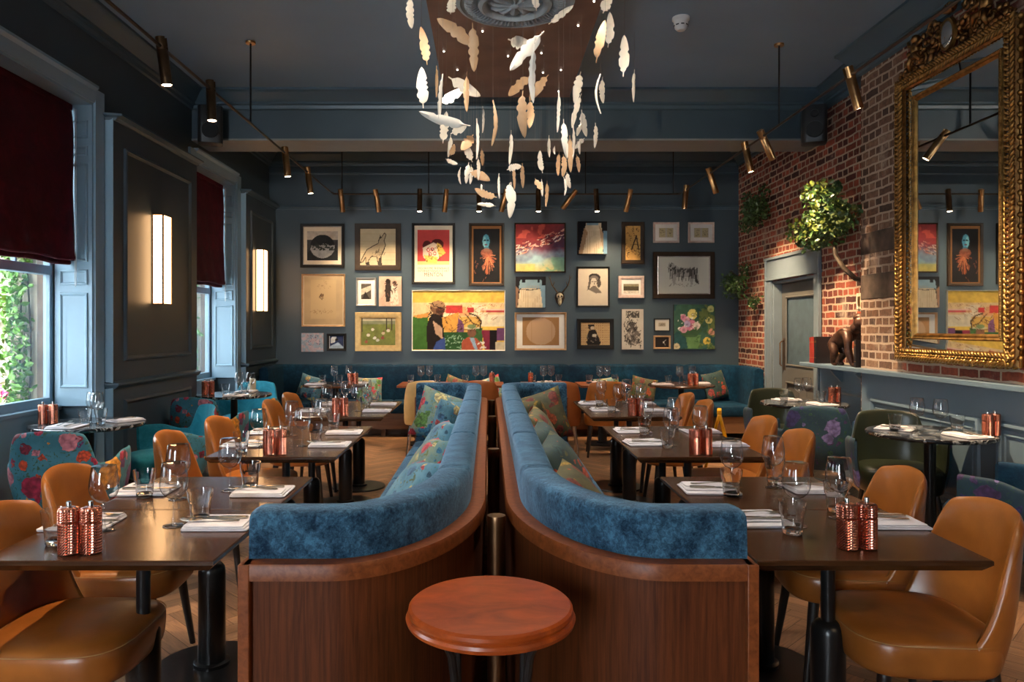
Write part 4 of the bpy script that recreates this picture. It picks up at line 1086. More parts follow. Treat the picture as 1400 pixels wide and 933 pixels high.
def fork():
    m = MB(); z = .0022
    def strip(prof, th=.0022):
        rows = []
        for x, w, zz in prof: rows.append([(x,-w,zz),(x,w,zz),(x,w,zz+th),(x,-w,zz+th)])
        m.grid(rows, True); k = len(m.v); m.f.append((k-1,k-2,k-3,k-4)); o = k-4*len(prof); m.f.append((o,o+1,o+2,o+3))
    strip([(-.10,.005,0),(-.095,.009,.0),(-.06,.007,.001),(-.02,.004,.004),(.02,.0035,.007),(.035,.007,.006),(.045,.0125,.004),(.055,.0135,.003)])
    for y in (-.0112,-.0037,.0037,.0112):
        rows = []
        for x, zz in ((.053,.003),(.075,.003),(.09,.006),(.1,.010)): rows.append([(x,y-.0022,zz),(x,y+.0022,zz),(x,y+.0022,zz+.002),(x,y-.0022,zz+.002)])
        m.grid(rows, True); k = len(m.v); m.f.append((k-1,k-2,k-3,k-4))
    o = m.build('fork', M['cutlery'], None, angle=50); return tag(o, 'fork', 'fork')
def knife():
    m = MB()
    rows = [[(x,-w,z0),(x,w,z0),(x,w,z1),(x,-w,z1)] for x,w,z0,z1 in ((-.11,.006,0,.006),(-.105,.009,0,.007),(-.05,.0085,0,.007),(-.01,.006,.001,.006),(.0,.007,.001,.0035),(.02,.010,.001,.003),(.08,.010,.001,.0028),(.105,.006,.001,.0026),(.115,.001,.001,.002))]
    m.grid(rows, True); m.f.append((3,2,1,0)); k = len(m.v); m.f.append((k-4,k-3,k-2,k-1))
    o = m.build('knife', M['cutlery'], None, angle=50); return tag(o, 'knife', 'knife')
def grinder():
    t = thing('pepper_mill', 'mill', 'mill')
    def dimpled(z0, z1, rows, top=None):
        n = 44; pr = [(0.029,z0)]; m = MB(); rr = [[(.0285*math.cos(2*PI*k/n),.0285*math.sin(2*PI*k/n),z0) for k in range(n)]]
        for q in range(rows+1):
            z = z0+.002+(z1-z0-.004)*q/rows
            rr.append([((.0302+(.0013 if (k+q) % 2 else -.0009))*math.cos(2*PI*(k+.5*(q%2))/n),(.0302+(.0013 if (k+q) % 2 else -.0009))*math.sin(2*PI*(k+.5*(q%2))/n),z) for k in range(n)])
        for r_, z in top or [(.0285,z1)]: rr.append([(r_*math.cos(2*PI*k/n),r_*math.sin(2*PI*k/n),z) for k in range(n)])
        m.grid(rr, True); m.f.append(tuple(range(n-1,-1,-1))); o = len(m.v)-n; m.f.append(tuple(range(o,o+n))); return m
    dimpled(0,.096,22).build('body', M['copper'], t, smooth=False)
    h = dimpled(.0975,.136,9,[(.028,.140),(.020,.1425),(.012,.143)]).build('head', M['copper'], t, smooth=False)
    MB().lathe([(.0075,.142),(.0075,.158),(.0065,.160),(0,.160)], 16).build('knob', M['steel'], h)
    return t
PW, PT, PN, PF, PK, PG = Proto(wine_glass), Proto(tumbler), Proto(napkin), Proto(fork), Proto(knife), Proto(grinder)
jr = random.Random(42)
def setting(table, seat, napkin_xy, d, glass_xy, tum_xy, z=.751, cutlery=True):
    """d: direction in plan (radians) from the seat to the table middle"""
    j = lambda a: jr.uniform(-a, a)
    if napkin_xy:
        a = d + j(.06); x, y = napkin_xy
        PN((x,y,z), a, 'folded white napkin, %s of the %s' % (seat, table), 'white napkins')
        if cutlery:
            ca, sa = math.cos(a), math.sin(a); f = lambda u, v: (x+u*ca-v*sa, y+u*sa+v*ca)
            px, py = f(.03,.035); PF((px,py,z+.0205), a+j(.08), 'fork laid on the napkin, %s of the %s' % (seat, table), 'forks on napkins')
            px, py = f(.025,-.025); PK((px,py,z+.0165), a+j(.08), 'knife laid on the napkin, %s of the %s' % (seat, table), 'knives on napkins')
    if glass_xy: PW((glass_xy[0],glass_xy[1],z), jr.uniform(0,6), 'wine glass, %s of the %s' % (seat, table), 'wine glasses')
    if tum_xy: PT((tum_xy[0],tum_xy[1],z), jr.uniform(0,6), 'cut glass tumbler, %s of the %s' % (seat, table), 'tumblers')
# measured on the nearest tables, repeated with small shifts further back
for side in ('left','right'):
    sg = 1 if side == 'left' else -1
    c = XT[side]
    for k in range(3):
        y0 = [2.19,3.95,5.72][k]; tb = '%s %s table' % (NM[k], side)
        jx = lambda: jr.uniform(-.02,.02)*(k > 0)
        if side == 'left':
            S = [('near window-side seat', (-1.44,2.60), 0, (-1.325,2.52), (-1.395,2.36)),
                 ('near booth-side seat', (-.945,2.60), PI, (-1.11,2.58), (-1.045,2.65)),
                 ('far window-side seat', (-1.46,3.12), 0, (-1.265,2.98), (-1.42,3.02) if k == 0 else (-1.34,3.08)),
                 ('far booth-side seat', (-.955,3.10), PI, (-1.11,3.14), (-1.04,3.19))]
        else:
            S = [('near booth-side seat', (.955,2.64), 0, (1.085,2.58), (1.03,2.48)),
                 ('near brick-side seat', (1.42,2.62), PI, (1.285,2.68), (1.32,2.78)),
                 ('far booth-side seat', (.945,3.14), 0, (1.04,3.13), (1.005,3.03)),
                 ('far brick-side seat', (1.40,3.16), PI, (1.245,3.20), (1.29,3.30))]
        for (nm, n_, d, g_, t_) in S:
            dy = y0-2.19
            setting(tb, nm, (n_[0]+jx(), n_[1]+dy+jx()), d, (g_[0]+jx(), g_[1]+dy+jx()), (t_[0]+jx(), t_[1]+dy+jx()))
        gx = (-1.30,-1.235) if (side == 'left' and k == 0) else ((c-.03,c+.035) if side == 'left' else (1.135,1.20))
        gy = y0+.075+(.05 if side == 'right' and k == 0 else 0)
        PG((gx[0],gy,.751), 0, 'left copper mill of the pair on the front edge of the %s' % tb, 'copper mills')
        PG((gx[1],gy+.006,.751), 1, 'right copper mill of the pair on the front edge of the %s' % tb, 'copper mills')
RTN = ['marble table by the nearest window','marble table by the farther window','marble table below the gilt mirror','marble table near the doorway']
RS = [ # per table: (near seat napkin, angle, glass, tumbler), (far seat ...), mills
  (((-.02,-.24),R(90),(.06,.0),(.12,-.06)), ((.20,.12),R(-120),(.0,.06),(.02,-.09)), (-.30,-.06)),
  (((.10,-.23),R(90),(.05,.02),(-.06,-.08)), ((.05,.24),R(-90),(.16,.05),(.14,-.08)), (-.27,-.10)),
  (((.12,-.20),R(100),(-.05,.06),(.17,-.02)), ((-.16,.13),R(-40),(.06,-.02),(-.20,.06)), (.27,-.17)),
  (((.08,-.2),R(95),(-.02,.06),(.14,-.04)), ((-.08,.2),R(-80),(.07,.10),(-.17,.04)), (.27,.02))]
for (cx, cy), nm, (a, b, g) in zip(RT, RTN, RS):
    for (nap, an, gl, tu), seat in ((a, 'near seat'), (b, 'far seat')):
        setting(nm, seat, (cx+nap[0], cy+nap[1]), an, (cx+gl[0], cy+gl[1]), (cx+tu[0], cy+tu[1]))
    PG((cx+g[0],cy+g[1],.751), 0, 'left copper mill of the pair on the %s' % nm, 'copper mills')
    PG((cx+g[0]+.062,cy+g[1]+.02,.751), 1, 'right copper mill of the pair on the %s' % nm, 'copper mills')
for (cx, cy), nm, mills, sp_ in (((-1.89,9.05),'left round wooden table',(.20,.265),.13),((2.37,9.0),'right round wooden table',(.08,.15),.10)):
    setting(nm, 'left seat', (cx-.24,cy-.05), 0, (cx-.02-.0,cy+.0), (cx-.16,cy-.01), cutlery=True)
    setting(nm, 'right seat', (cx+.26,cy+.12), PI, (cx+.15,cy+.06), (cx+.05,cy-.03), cutlery=True)
    PG((cx+mills[0],cy-.12,.751), 0, 'left copper mill of the pair on the %s' % nm, 'copper mills')
    PG((cx+mills[1],cy-.11,.751), 0, 'right copper mill of the pair on the %s' % nm, 'copper mills')
BS = ['first square far table from left','second square far table from left','third square far table from left','rightmost square far table']
for (cx, cy), nm, gx in zip(BT, BS, (None,.16,-.20,None)):
    setting(nm, 'bench seat', (cx+.0,cy+.17), -PI/2, (cx+.06,cy+.02), (cx+.16,cy+.05))
    setting(nm, 'near seat', (cx-.02,cy-.17), PI/2, (cx-.04,cy-.04), (cx-.17,cy-.02))
    if gx: PG((cx+gx,cy-.06,.751), 0, 'single copper pepper mill on the %s' % nm, 'copper mills')
t = thing('pillar_candle', 'cream pillar candle on the far rim of the marble table by the farther window', 'candle', (-2.58,8.0,.751))
MB().lathe([(0,0),(.033,0),(.034,.002),(.034,.136),(.030,.14),(.01,.134),(0,.133)], 24).build('wax', M['candle'], t)
MB().tube([(0,0,.132),(.001,0,.146)], .0015, 6).build('wick', M['black_plastic'], t)
# ------------------------------------------------------------------ feather chandelier: (quill end)->(tip) as seen in the photo, each hung at its own depth
FE = [(560,-8,563,40,11,0),(584,89,575,35,13,1),(578.6,148,577,94,16,0),(596.6,90,596.6,135,4,1),(605.5,101,601,165,5,0),(616,19,620,-12,13,0),
(650.5,63.5,598,29,18,1),(646,31,648,95,15,1),(613,105,657,129,16,2),(598,141,634,123,14,0),(638.5,98,638,151,8,1),(674,137,672.5,203,5,1),(660,145,659.5,182,3,0),
(733.5,15,734.5,-14,11,0),(750,33,784,8,9,0),(694.7,53.5,732,60,18,0),(744,42.6,697,97,17,0),(731,60,729.5,140,10,0),(726,103,695,132,14,1),(750,102,724,135,13,1),
(715,124,718,187,14,1),(724,134,724,175,11,1),(824.5,18,838,-12,14,0),(831,65,832,21,12,0),(815,86,826,31,13,1),(852,105,851.5,52,14,0),(867.6,95,867,139,5,0),
(821,101,820.7,157,3,0),(824,105,824.5,142,8,2),(794,98,786,142,12,2),(795,128,783,173,8,0),(764,125,762,180,4,0),(643,172,573.6,155,14,2),(605.5,196,610,150,12,0),
(616,183,638,172,12,0),(616,184,612,214,6,0),(616,213,620.7,196,8,1),(609,217,625.5,224,6,0),(647,184,631,207,14,1),(646,222,636,196,10,0),(651.5,162,651,215,4,0),
(653.5,214,654,248,5,2),(658.5,203,660,225.5,6,1),(630,229,630,251,3,0),(641,222,637,250,7,0),(644,225,642.5,251,6,0),(641,235,670,248,12,1),(679.6,270,649,258,11,1),
(678,282,652,279,6,0),(658,252,658.5,261,2.5,0),(682,237,682.5,272,3,0),(698.5,178,696,226,5,0),(693,232.5,713,227,10,0),(702,228,703.5,258,4,1),(714,223,715,257,6,1),
(698.5,249,697,298,12,0),(697,250,694,275,8,2),(742,237,738.5,205,8,0),(750.5,185,750.5,217,4,0),(758.4,200,758.4,212.5,3,0),(770.5,163,775,218,9,0),(779,185,781,235,8,1),
(783.5,171,783,218,3,0),(795,150,803,185,9,0),(796,168,788,188,6,0),(799,189,787,202,7,0),(793,190,793.5,210,4,0),(814,168,814,201,6,0),(788,211,791.6,236,6,1),
(764.5,207,763,241,6,1),(770,211,769,243,8,1),(770.5,242,771,268.5,3,0),(775,235,780.5,256.5,7,2),(731.5,244,740.5,261,8,1),(740.5,245,742,268,4,0),(748,247,747,282,5,1)]
def feather(name, length, width, seed, mat):
    """flat curved vane with ragged edge and quill, along +Z from the quill end at the origin"""
    r = random.Random(seed); n = 18; m = MB(); th = .004
    qu = .13; left = []; right = []; curve = r.uniform(-.05,.05); bow = r.uniform(-.10,.10)
    nl = {r.randint(2,12) for _ in range(3)}; nr = {r.randint(2,12) for _ in range(4)}
    for i in range(n+1):
        f = i/n
        if f < qu: w = .05+.02*f
        else:
            g = (f-qu)/(1-qu); w = .5*(math.sin(PI*min(1,g**.72*.97+.03))**.55)*(1.06-.06*g)
        wl = w*(.70 if i in nl and f > qu else 1); wr = w*(.66 if i in nr and f > qu else 1)
        cx = curve*math.sin(PI*f)*length; cy = bow*math.sin(PI*f)*length
        z = f*length
        left.append((cx-wl*width, cy+.10*width*abs(wl)*2, z)); right.append((cx+wr*width, cy+.10*width*abs(wr)*2, z))
    mid = [(curve*math.sin(PI*i/n)*length, bow*math.sin(PI*i/n)*length-.003, i/n*length) for i in range(n+1)]
    rows = []
    for l, c_, q in zip(left, mid, right):
        rows.append([l, c_, q, (q[0],q[1]+th,q[2]), (c_[0],c_[1]+th,c_[2]), (l[0],l[1]+th,l[2])])
    m.grid(rows, True); k = len(m.v); m.f.append(tuple(range(5,-1,-1))); m.f.append(tuple(range(k-6,k)))
    return m, mid
fr = random.Random(99)
FL = []
for i, (qx, qy, tx, ty, w, tone) in enumerate(FE):
    L = max(12, math.hypot(tx-qx, ty-qy)); full = qy < 0 or ty < 0
    tl = 46 if full else L
    foreshort = L < 30
    D = min(6.7, max(3.15, .245*1000/tl*(.72 if foreshort and not full else 1)))
    D = min(D, 2190/(448-min(qy,ty)))      # keep every feather below the panel it hangs from
    FL.append(dict(i=i, q=(qx,qy), t=(tx,ty), w=w, tone=tone, D=D, cx=(qx+tx)/2, cy=(qy+ty)/2, L=L))
tiers = [(-99,70,'top tier'),(70,125,'second tier'),(125,180,'middle tier'),(180,225,'fourth tier'),(225,400,'lowest tier')]
ORD = ['first','second','third','fourth','fifth','sixth','seventh','eighth','ninth','tenth','eleventh','twelfth','thirteenth','fourteenth','fifteenth','sixteenth','seventeenth','eighteenth','nineteenth','twentieth','twenty first','twenty second','twenty third','twenty fourth','twenty fifth']
for (a, b, nm) in tiers:
    S = sorted([f for f in FL if a <= f['cy'] < b], key=lambda f: f['cx'])
    for k, f in enumerate(S):
        dx = abs(f['t'][0]-f['q'][0]); dy = abs(f['t'][1]-f['q'][1])
        ori = 'upright' if dx < .2*dy else ('level' if dy < .4*dx else 'slanting')
        wd = 'edge-on' if f['w'] <= 5 else ('broad' if f['w'] >= 12 else 'slim')
        f['label'] = '%s %s %s feather, %s from the left in the %s of the hanging cluster' % (wd, ori, ('ivory','tan','cream')[f['tone']], ORD[k].replace(' ','-'), nm)
unproj = lambda px, py, D: Vector(((px-668)*D/1000, D, 1.45-(py-448)*D/1000))
for f in FL:
    D = f['D']; q = unproj(*f['q'], D); p = unproj(*f['t'], D)
    tilt = fr.uniform(-.06,.06); p.y += tilt
    ax = p-q; L = ax.length; wpx = f['w']*D/1000
    W = max(wpx, .030); roll = math.acos(min(1, wpx/W)) if wpx < W else 0
    roll *= fr.choice((-1,1))
    mb, mid = feather('feather', L, W, 500+f['i'], None)
    z = ax.normalized(); x = Vector((0,1,0)).cross(z).normalized(); y = z.cross(x)
    Rm = Matrix((x,y,z)).transposed().to_4x4()
    Rm = Rm @ Matrix.Rotation(roll,4,'Z')
    t = thing('feather_pendant', f['label'], 'feather', q, 0, 'porcelain feathers of the hanging cluster')
    mb.xf(Rm); mb.build('feather', M[('ivory','shadefeather','ivory')[f['tone']]], t, angle=40)
    top = q if q.z > p.z else p
    hang = (Rm @ Vector(mid[11])) if q.z <= p.z else (Rm @ Vector(mid[4]))
    if abs(z.z) > .8: hang = (top-q)+Vector((0,.002,0))
    MB().tube([hang, (hang.x, hang.y, 3.70-q.z)], .0006, 4).build('wire', M['wire'], t)
# ------------------------------------------------------------------ spotlight rail
ZT = 3.2
t = thing('lighting_track', 'thin bronze lighting rail hung on rods round three sides of the room', 'light rail', (0,0,ZT))
LXT, RXT, YT = -2.04, 2.51, 9.58
MB().tube([(LXT,-3.4,0),(LXT,YT-.14,0)], .011, 8).build('rail', M['rail'], t)
MB().tube([(LXT,YT,0),(RXT,YT,0)], .011, 8).build('rail', M['rail'], t)
MB().tube([(RXT,-3.4,0),(RXT,YT-.14,0)], .011, 8).build('rail', M['rail'], t)
MB().tube([(LXT,YT-.14,0),(LXT+.02,YT-.03,0),(LXT+.10,YT,0)], .011, 8).tube([(RXT,YT-.14,0),(RXT-.02,YT-.03,0),(RXT-.10,YT,0)], .011, 8).build('corner_joint', M['rail'], t)
for (x, y) in ((LXT,6.27),(LXT,2.4),(RXT,6.32),(RXT,2.4),(LXT+.12,YT),(-.785,YT),(1.27,YT),(2.77-.35,YT),(LXT,-1.5),(RXT,-1.5)):
    r = MB().tube([(x,y,0),(x,y,ZC-ZT)], .008, 8).build('suspension_rod', M['black_metal'], t)
    MB().lathe([(.0,ZC-ZT-.018),(.04,ZC-ZT-.018),(.042,ZC-ZT-.012),(.042,ZC-ZT),(0,ZC-ZT)], 20, (x,y,0)).build('rod_cap', M['brass'], r)
def spot_fixture(mat):
    def mk():
        t = thing('track_spotlight', 'spot', 'spotlight')
        m = MB()   # barrel with a slot cut through its upper end where it grips the rail
        m.lathe([(.0,-.232),(.030,-.232),(.034,-.238),(.034,-.02),(.031,-.016),(0,-.016)], 24)
        for s in (-1,1):
            pts = [(.034*math.cos(a)*1, .034*math.sin(a)) for a in np.linspace(R(28),R(152),12)]
            pts = [(s*(q), s*p) if False else (p, s*q) for p, q in pts]
            poly = pts if s > 0 else pts[::-1]
            m.prism(poly, -.018, .062)
        m.build('barrel', mat, t, angle=40)
        MB().lathe([(0,-.2335),(.029,-.2335),(.029,-.2325),(0,-.2325)], 20).build('lens', M['lens'], t)
        MB().tube([(-.032,0,.0),(.032,0,.0)], .007, 8).build('pivot', M['bronze'], t)
        return t
    return Proto(mk)
SB, SD = spot_fixture(M['brass']), spot_fixture(M['bronze'])
ld = {}
def lamp(parent, power, ang, blend=.8, col=(1,.74,.46), rad=.03):
    if ang == 38: col = (1,.86,.68)
    k = (power, ang, blend)
    if k not in ld:
        l = bpy.data.lights.new('spot_lamp','SPOT'); l.energy = power; l.spot_size = R(ang); l.spot_blend = blend; l.color = col; l.shadow_soft_size = rad; ld[k] = l
    o = bpy.data.objects.new('spot_lamp', ld[k]); COL.objects.link(o); o.parent = parent; o.location = (0,0,-.24); return o
def spot(pr, x, y, d, label, power=60, ang=55, zr=0):
    t = pr((x,y,ZT), 0, label, 'barrel spotlights on the rail')
    d = Vector(d).normalized(); t.rotation_mode = 'QUATERNION'
    t.rotation_quaternion = Vector((0,0,-1)).rotation_difference(d)
    LAMPS.append((t, power, ang)); return t
LAMPS = []
for y, d, l_, p in ((4.57,(.12,.02,-1),'nearest brass spotlight on the left rail',70),(5.37,(.06,-.05,-1),'second brass spotlight on the left rail',60),(7.34,(.10,.03,-1),'third brass spotlight on the left rail, below the beam',60),(8.26,(.12,.05,-1),'fourth brass spotlight on the left rail, beyond the beam',50),
                (2.9,(.3,-.1,-1),'left rail spotlight over the nearest table, out of frame',70),(1.6,(1.5,3.4,-.25),'left rail spotlight beside the camera aimed at the feathers',130),(-.6,(.3,.5,-1),'left rail spotlight behind the camera',20)):
    spot(SD if y < 5.4 else SB, LXT, y, d, l_, p, 60)
for y, d, l_, p in ((5.08,(.30,.05,-1),'nearest brass spotlight on the right rail, beside the mirror',190),(6.70,(.62,.35,-1),'second brass spotlight on the right rail, aimed steeply at the plant',85),(7.14,(.22,.0,-1),'third brass spotlight on the right rail, hanging straight',130),(8.30,(.42,.25,-1),'fourth brass spotlight on the right rail, aimed at the brick above the door',170),(9.30,(-.06,.1,-1),'last brass spotlight on the right rail at the corner',60),
                (3.4,(.6,.1,-1),'right rail spotlight over the nearest right table, out of frame',120),(2.0,(-1.6,2.9,-.25),'right rail spotlight beside the camera aimed at the feathers',90),(-.6,(-.4,.5,-1),'right rail spotlight behind the camera',40)):
    spot(SB, RXT, y, d, l_, p, 84)
for k, (px, tx, ty, l_) in enumerate(((466,.03,.42,'first'),(514,.12,.42,'second'),(574,.0,-.12,'third'),(610,-.12,.42,'fourth'),(655,.0,-.12,'fifth'),(691,-.25,.42,'sixth'),(736,.0,-.12,'seventh'),(784,-.75,.5,'eighth'),(815,.04,-.12,'ninth'),(861,-.16,.45,'tenth'))):
    spot(SD if ty < 0 else SB, (px-668)*YT/1000, YT, (tx,ty,-1), '%s spotlight from the left on the rail before the picture wall' % l_, 40 if ty > 0 else 40, 80 if ty > 0 else 60)
for t, p, a in LAMPS: lamp(t, p*3.2, 38 if 'feathers' in t['label'] else a)
# ------------------------------------------------------------------ gilt mirror on the chimney breast
def mirror():
    MX = XC; y0, y1, z0, z1 = 4.57, 5.90, 1.20, 3.42
    t = thing('gilt_mirror', 'tall ornate gilt framed mirror with carved crest on the brick chimney breast', 'mirror', (MX,(y0+y1)/2,z0))
    oy, oz = (y0+y1)/2, z0
    hy = (y1-y0)/2; H = z1-z0
    def rect(i, dx): return [(-dx,-hy+i,i),(-dx,hy-i,i),(-dx,hy-i,H-i),(-dx,-hy+i,H-i)]
    m = MB(); m.grid([rect(i,d) for i, d in ((0,.0),(0,.045),(.02,.065),(.05,.07),(.075,.055),(.09,.045))], True); m.build('outer_frame', M['gold_dark'], t, angle=25)
    m = MB(); m.grid([rect(.09,.042), rect(.16,.036)], True); m.build('mirrored_border', M['mirror'], t, smooth=False)
    m = MB(); m.grid([rect(i,d) for i, d in ((.158,.034),(.161,.043),(.170,.048),(.182,.040),(.190,.042),(.203,.03),(.208,.02))], True); m.build('inner_frame', M['gold'], t, angle=25)
    m = MB(); m.add(rect(.206,.024), [(0,1,2,3)]); m.build('mirror_glass', M['mirror'], t, smooth=False)
    MB().box(-.0,-hy+.02,.02,.001-.012,hy-.02,H-.02).build('backing', M['black_wood'], t, smooth=False)
    r = random.Random(8)
    m = MB(); per = [(0,0,1,0),(1,0,0,1)]
    def along(side, u, i):
        if side == 0: return (-hy+i, u*H)
        if side == 1: return (hy-i, u*H)
        if side == 2: return (-hy+u*2*hy, i)
        return (-hy+u*2*hy, H-i)
    for side, n in ((0,64),(1,64),(2,40),(3,40)):   # carved leaf and shell running ornament
        m = MB()
        for k in range(n):
            u = (k+.5)/n; y, z = along(side, u, .04)
            st = (2*hy if side > 1 else H)/n
            for q in (-1,1):      # paired leaves curling off a centre stem
                a0 = (q*.004, -st*.5); a1 = (q*.026, 0); a2 = (q*.040, st*.55); a3 = (q*.030, st*1.0)
                P = [(-.066,)+((y+a[0],z+a[1]) if side < 2 else (y+a[1],z+a[0])) for a in (a0,a1,a2,a3)]
                P[1] = (-.084,)+P[1][1:]; P[2] = (-.080,)+P[2][1:]
                m.tube(P, [.007,.012,.010,.004], 6)
            m.ball((-.084,y,z),(.012,.008+.004*(k%2),.008+.004*(k%2)),7,5)
            if k % 2:
                y, z = along(side, u, .0); m.ball((-.035,y+r.uniform(-.004,.004),z+r.uniform(-.004,.004)),(.022,.02,.02),7,5)
        m.tube([(-.072,)+along(side, f, .04) for f in (0.0,.25,.5,.75,1.0)], .010, 6)
        m.tube([(-.03,)+along(side, f, .003) for f in (0.0,.25,.5,.75,1.0)], .010, 6)
        m.build('carved_border', M['gold'], t, angle=0)
    m = MB()
    for side, n in ((0,110),(1,110),(2,70),(3,70)):
        for k in range(n):
            y, z = along(side, (k+.5)/n*.86+.07, .168); m.ball((-.046,y,z),.005,6,4)
    m.build('bead_moulding', M['gold'], t, angle=0)
    # crest
    m = MB()
    def scroll(cy, cz, r0, turns, s, a0, th=.020):
        pts = []; rad = []
        for k in range(28):
            f = k/27; a = a0+s*turns*2*PI*f; rr = r0*(1-.82*f)
            pts.append((-.05-.02*f, cy+rr*math.cos(a), cz+rr*math.sin(a))); rad.append(th*(1-.55*f)*(.4+.6*min(1,f*6)))
        m.tube(pts, rad, 8)
    for s in (-1,1):
        scroll(s*.30,H+.06,.085,1.6,s,R(90)); scroll(s*.46,H+.02,.06,1.5,-s,R(90)); scroll(s*.17,H+.14,.07,1.5,-s,R(-90)); scroll(s*.20,H+.26,.06,1.4,s,R(-90)); scroll(s*.58,H+.0,.045,1.3,s,R(0),.015)
        for k in range(70):
            f = r.random(); y = s*(.08+.56*f); top = .34*(1-f)**.8+.05; z = H-.02+r.random()*top
            m.ball((-.05-r.random()*.035,y,z),(.018*r.uniform(.6,1.3),.02*r.uniform(.5,1.4),.02*r.uniform(.5,1.4)),7,5)
        # seated cherub each side
        y, z = s*.40, H+.12
        m.ball((-.07,y,z+.13),.035,10,8); m.ball((-.07,y,z+.06),(.04,.042,.055),10,8); m.ball((-.075,y-s*.015,z+.0),(.042,.05,.035),10,8)
        m.tube([(-.08,y-s*.03,z+.085),(-.10,y-s*.075,z+.06),(-.09,y-s*.12,z+.09)],[.017,.014,.011],8)
        m.tube([(-.07,y+s*.03,z+.085),(-.08,y+s*.07,z+.10),(-.07,y+s*.10,z+.14)],[.017,.014,.011],8)
        m.tube([(-.09,y-s*.01,z),(-.115,y-s*.06,z-.01),(-.10,y-s*.10,z-.06)],[.024,.019,.012],8)
        m.tube([(-.09,y+s*.02,z),(-.11,y+s*.03,z-.05),(-.09,y+s*.04,z-.10)],[.024,.019,.012],8)
    m.ball((-.05,0,H+.32),(.03,.06,.035),10,6)
    for k in range(7):
        a = R(30+20*k); m.tube([(-.05,.02*math.cos(a),H+.28+.02*math.sin(a)),(-.07,.07*math.cos(a),H+.28+.07*math.sin(a)),(-.05,.10*math.cos(a),H+.28+.095*math.sin(a))],[.012,.016,.005],6)
    m.build('crest', M['gold_dark'], t, angle=0)
    m = MB().tube([(-.06,.0,H+.13),(-.085,.0,H+.13)],[.09,.085],28); m.v = [(x,y,(z-H-.13)*1.35+H+.13) for x,y,z in m.v]
    md = m.build('medallion', M['gold'], t)
    m = MB().ball((-.082,0,H+.13),(.016,.068,.095),20,10); m.build('medallion_glass', M['mirror'], md)
    t.location = (MX,oy,oz)
mirror()
# ------------------------------------------------------------------ bronze gorilla and books on the mantel shelf
def skin(name, V, E, rad, mat, parent, sub=2):
    me = bpy.data.meshes.new(name); me.from_pydata(V, E, []); o = bpy.data.objects.new(name, me); COL.objects.link(o); o.parent = parent
    me.materials.append(mat)
    sk = o.modifiers.new('skin','SKIN'); sk.use_smooth_shade = True
    for i, r in enumerate(rad): me.skin_vertices[0].data[i].radius = (r,r) if not hasattr(r,'__len__') else r
    me.skin_vertices[0].data[0].use_root = True
    s = o.modifiers.new('sub','SUBSURF'); s.levels = sub; s.render_levels = sub
    return o
g = thing('gorilla_statue', 'brown bronze gorilla statue on all fours on the mantel shelf', 'statue', (3.385,6.92,SH+.042), R(200)); g.scale = (1.1,1.1,1.1)
# local +Y is forward
V = [(0,-.105,.205),(0,-.05,.235),(0,.02,.27),(0,.075,.30),(0,.115,.335),(0,.142,.355),
     (-.055,.06,.275),(-.085,.075,.20),(-.085,.062,.13),(-.078,.085,.06),(-.074,.10,.015),(-.074,.125,.012),
     (.055,.06,.275),(.085,.10,.205),(.085,.10,.135),(.078,.12,.065),(.074,.135,.015),(.074,.16,.012),
     (-.045,-.11,.175),(-.07,-.085,.11),(-.062,-.125,.055),(-.06,-.13,.015),(-.06,-.085,.010),
     (.045,-.11,.175),(.07,-.06,.115),(.062,-.085,.055),(.06,-.09,.015),(.06,-.045,.010)]
E = [(0,1),(1,2),(2,3),(3,4),(4,5),(2,6),(6,7),(7,8),(8,9),(9,10),(10,11),(2,12),(12,13),(13,14),(14,15),(15,16),(16,17),(0,18),(18,19),(19,20),(20,21),(21,22),(0,23),(23,24),(24,25),(25,26),(26,27)]
rad = [.062,.068,.078,.062,.050,.046,.046,.036,.033,.031,.020,.016,.046,.036,.033,.031,.020,.016,.048,.038,.027,.019,.014,.048,.038,.027,.019,.014]
skin('body', V, E, rad, M['bronze_statue'], g)
h = MB().ball((0,.150,.368),(.054,.060,.062),14,10); h.ball((0,.192,.345),(.036,.034,.032),12,8); h.ball((0,.125,.413),(.030,.052,.036),12,8); h.ball((0,.182,.378),(.036,.016,.010),10,6)
for s in (-1,1): h.ball((s*.044,.145,.362),(.007,.012,.014),8,6); h.ball((s*.010,.214,.350),(.006,.006,.005),6,4); h.ball((s*.016,.192,.371),.005,6,4)
h.build('head', M['bronze_statue'], g, angle=0)
def book(y, th, dz, w, mat, label, lean=0):
    t = thing('book', label, 'book', (XR-.12,y,SH+.042), 0, 'upright books on the mantel shelf')
    t.rotation_euler = (R(lean),0,0)
    MB().box(-w/2,-th/2,0,w/2,-th/2+.003,dz).box(-w/2,th/2-.003,0,w/2,th/2,dz).box(-w/2,-th/2,0,-w/2+.004,th/2,dz).build('cover', mat, t, bevel=.001)
    MB().box(-w/2+.004,-th/2+.003,.003,w/2-.004,th/2-.003,dz-.004).build('pages', M['paper'], t, smooth=False)
    m = MB()
    for z in (.78,.82,.2): m.box(-w/2-.0008,-th/2+.004,dz*z,-w/2,th/2-.004,dz*z+.006)
    m.build('spine_band', M['gold'], t, smooth=False)
book(7.54,.036,.262,.17,M['book_red'],'red clothbound book farthest left on the mantel shelf')
book(7.50,.034,.266,.17,M['book_red'],'middle one of the three red books on the mantel shelf')
book(7.462,.036,.264,.17,M['book_red'],'red clothbound book leaning against the black one on the mantel shelf')
book(7.41,.05,.27,.185,M['book_black'],'thick black book between the red books and the gorilla statue')
book(6.64,.04,.25,.15,M['book_black'],'thin dark book tucked behind the gorilla statue against the brick')
t = thing('ornament_box', 'small carved brown ornament under the gorilla statue', 'ornament', (XR-.10,7.14,SH+.042))
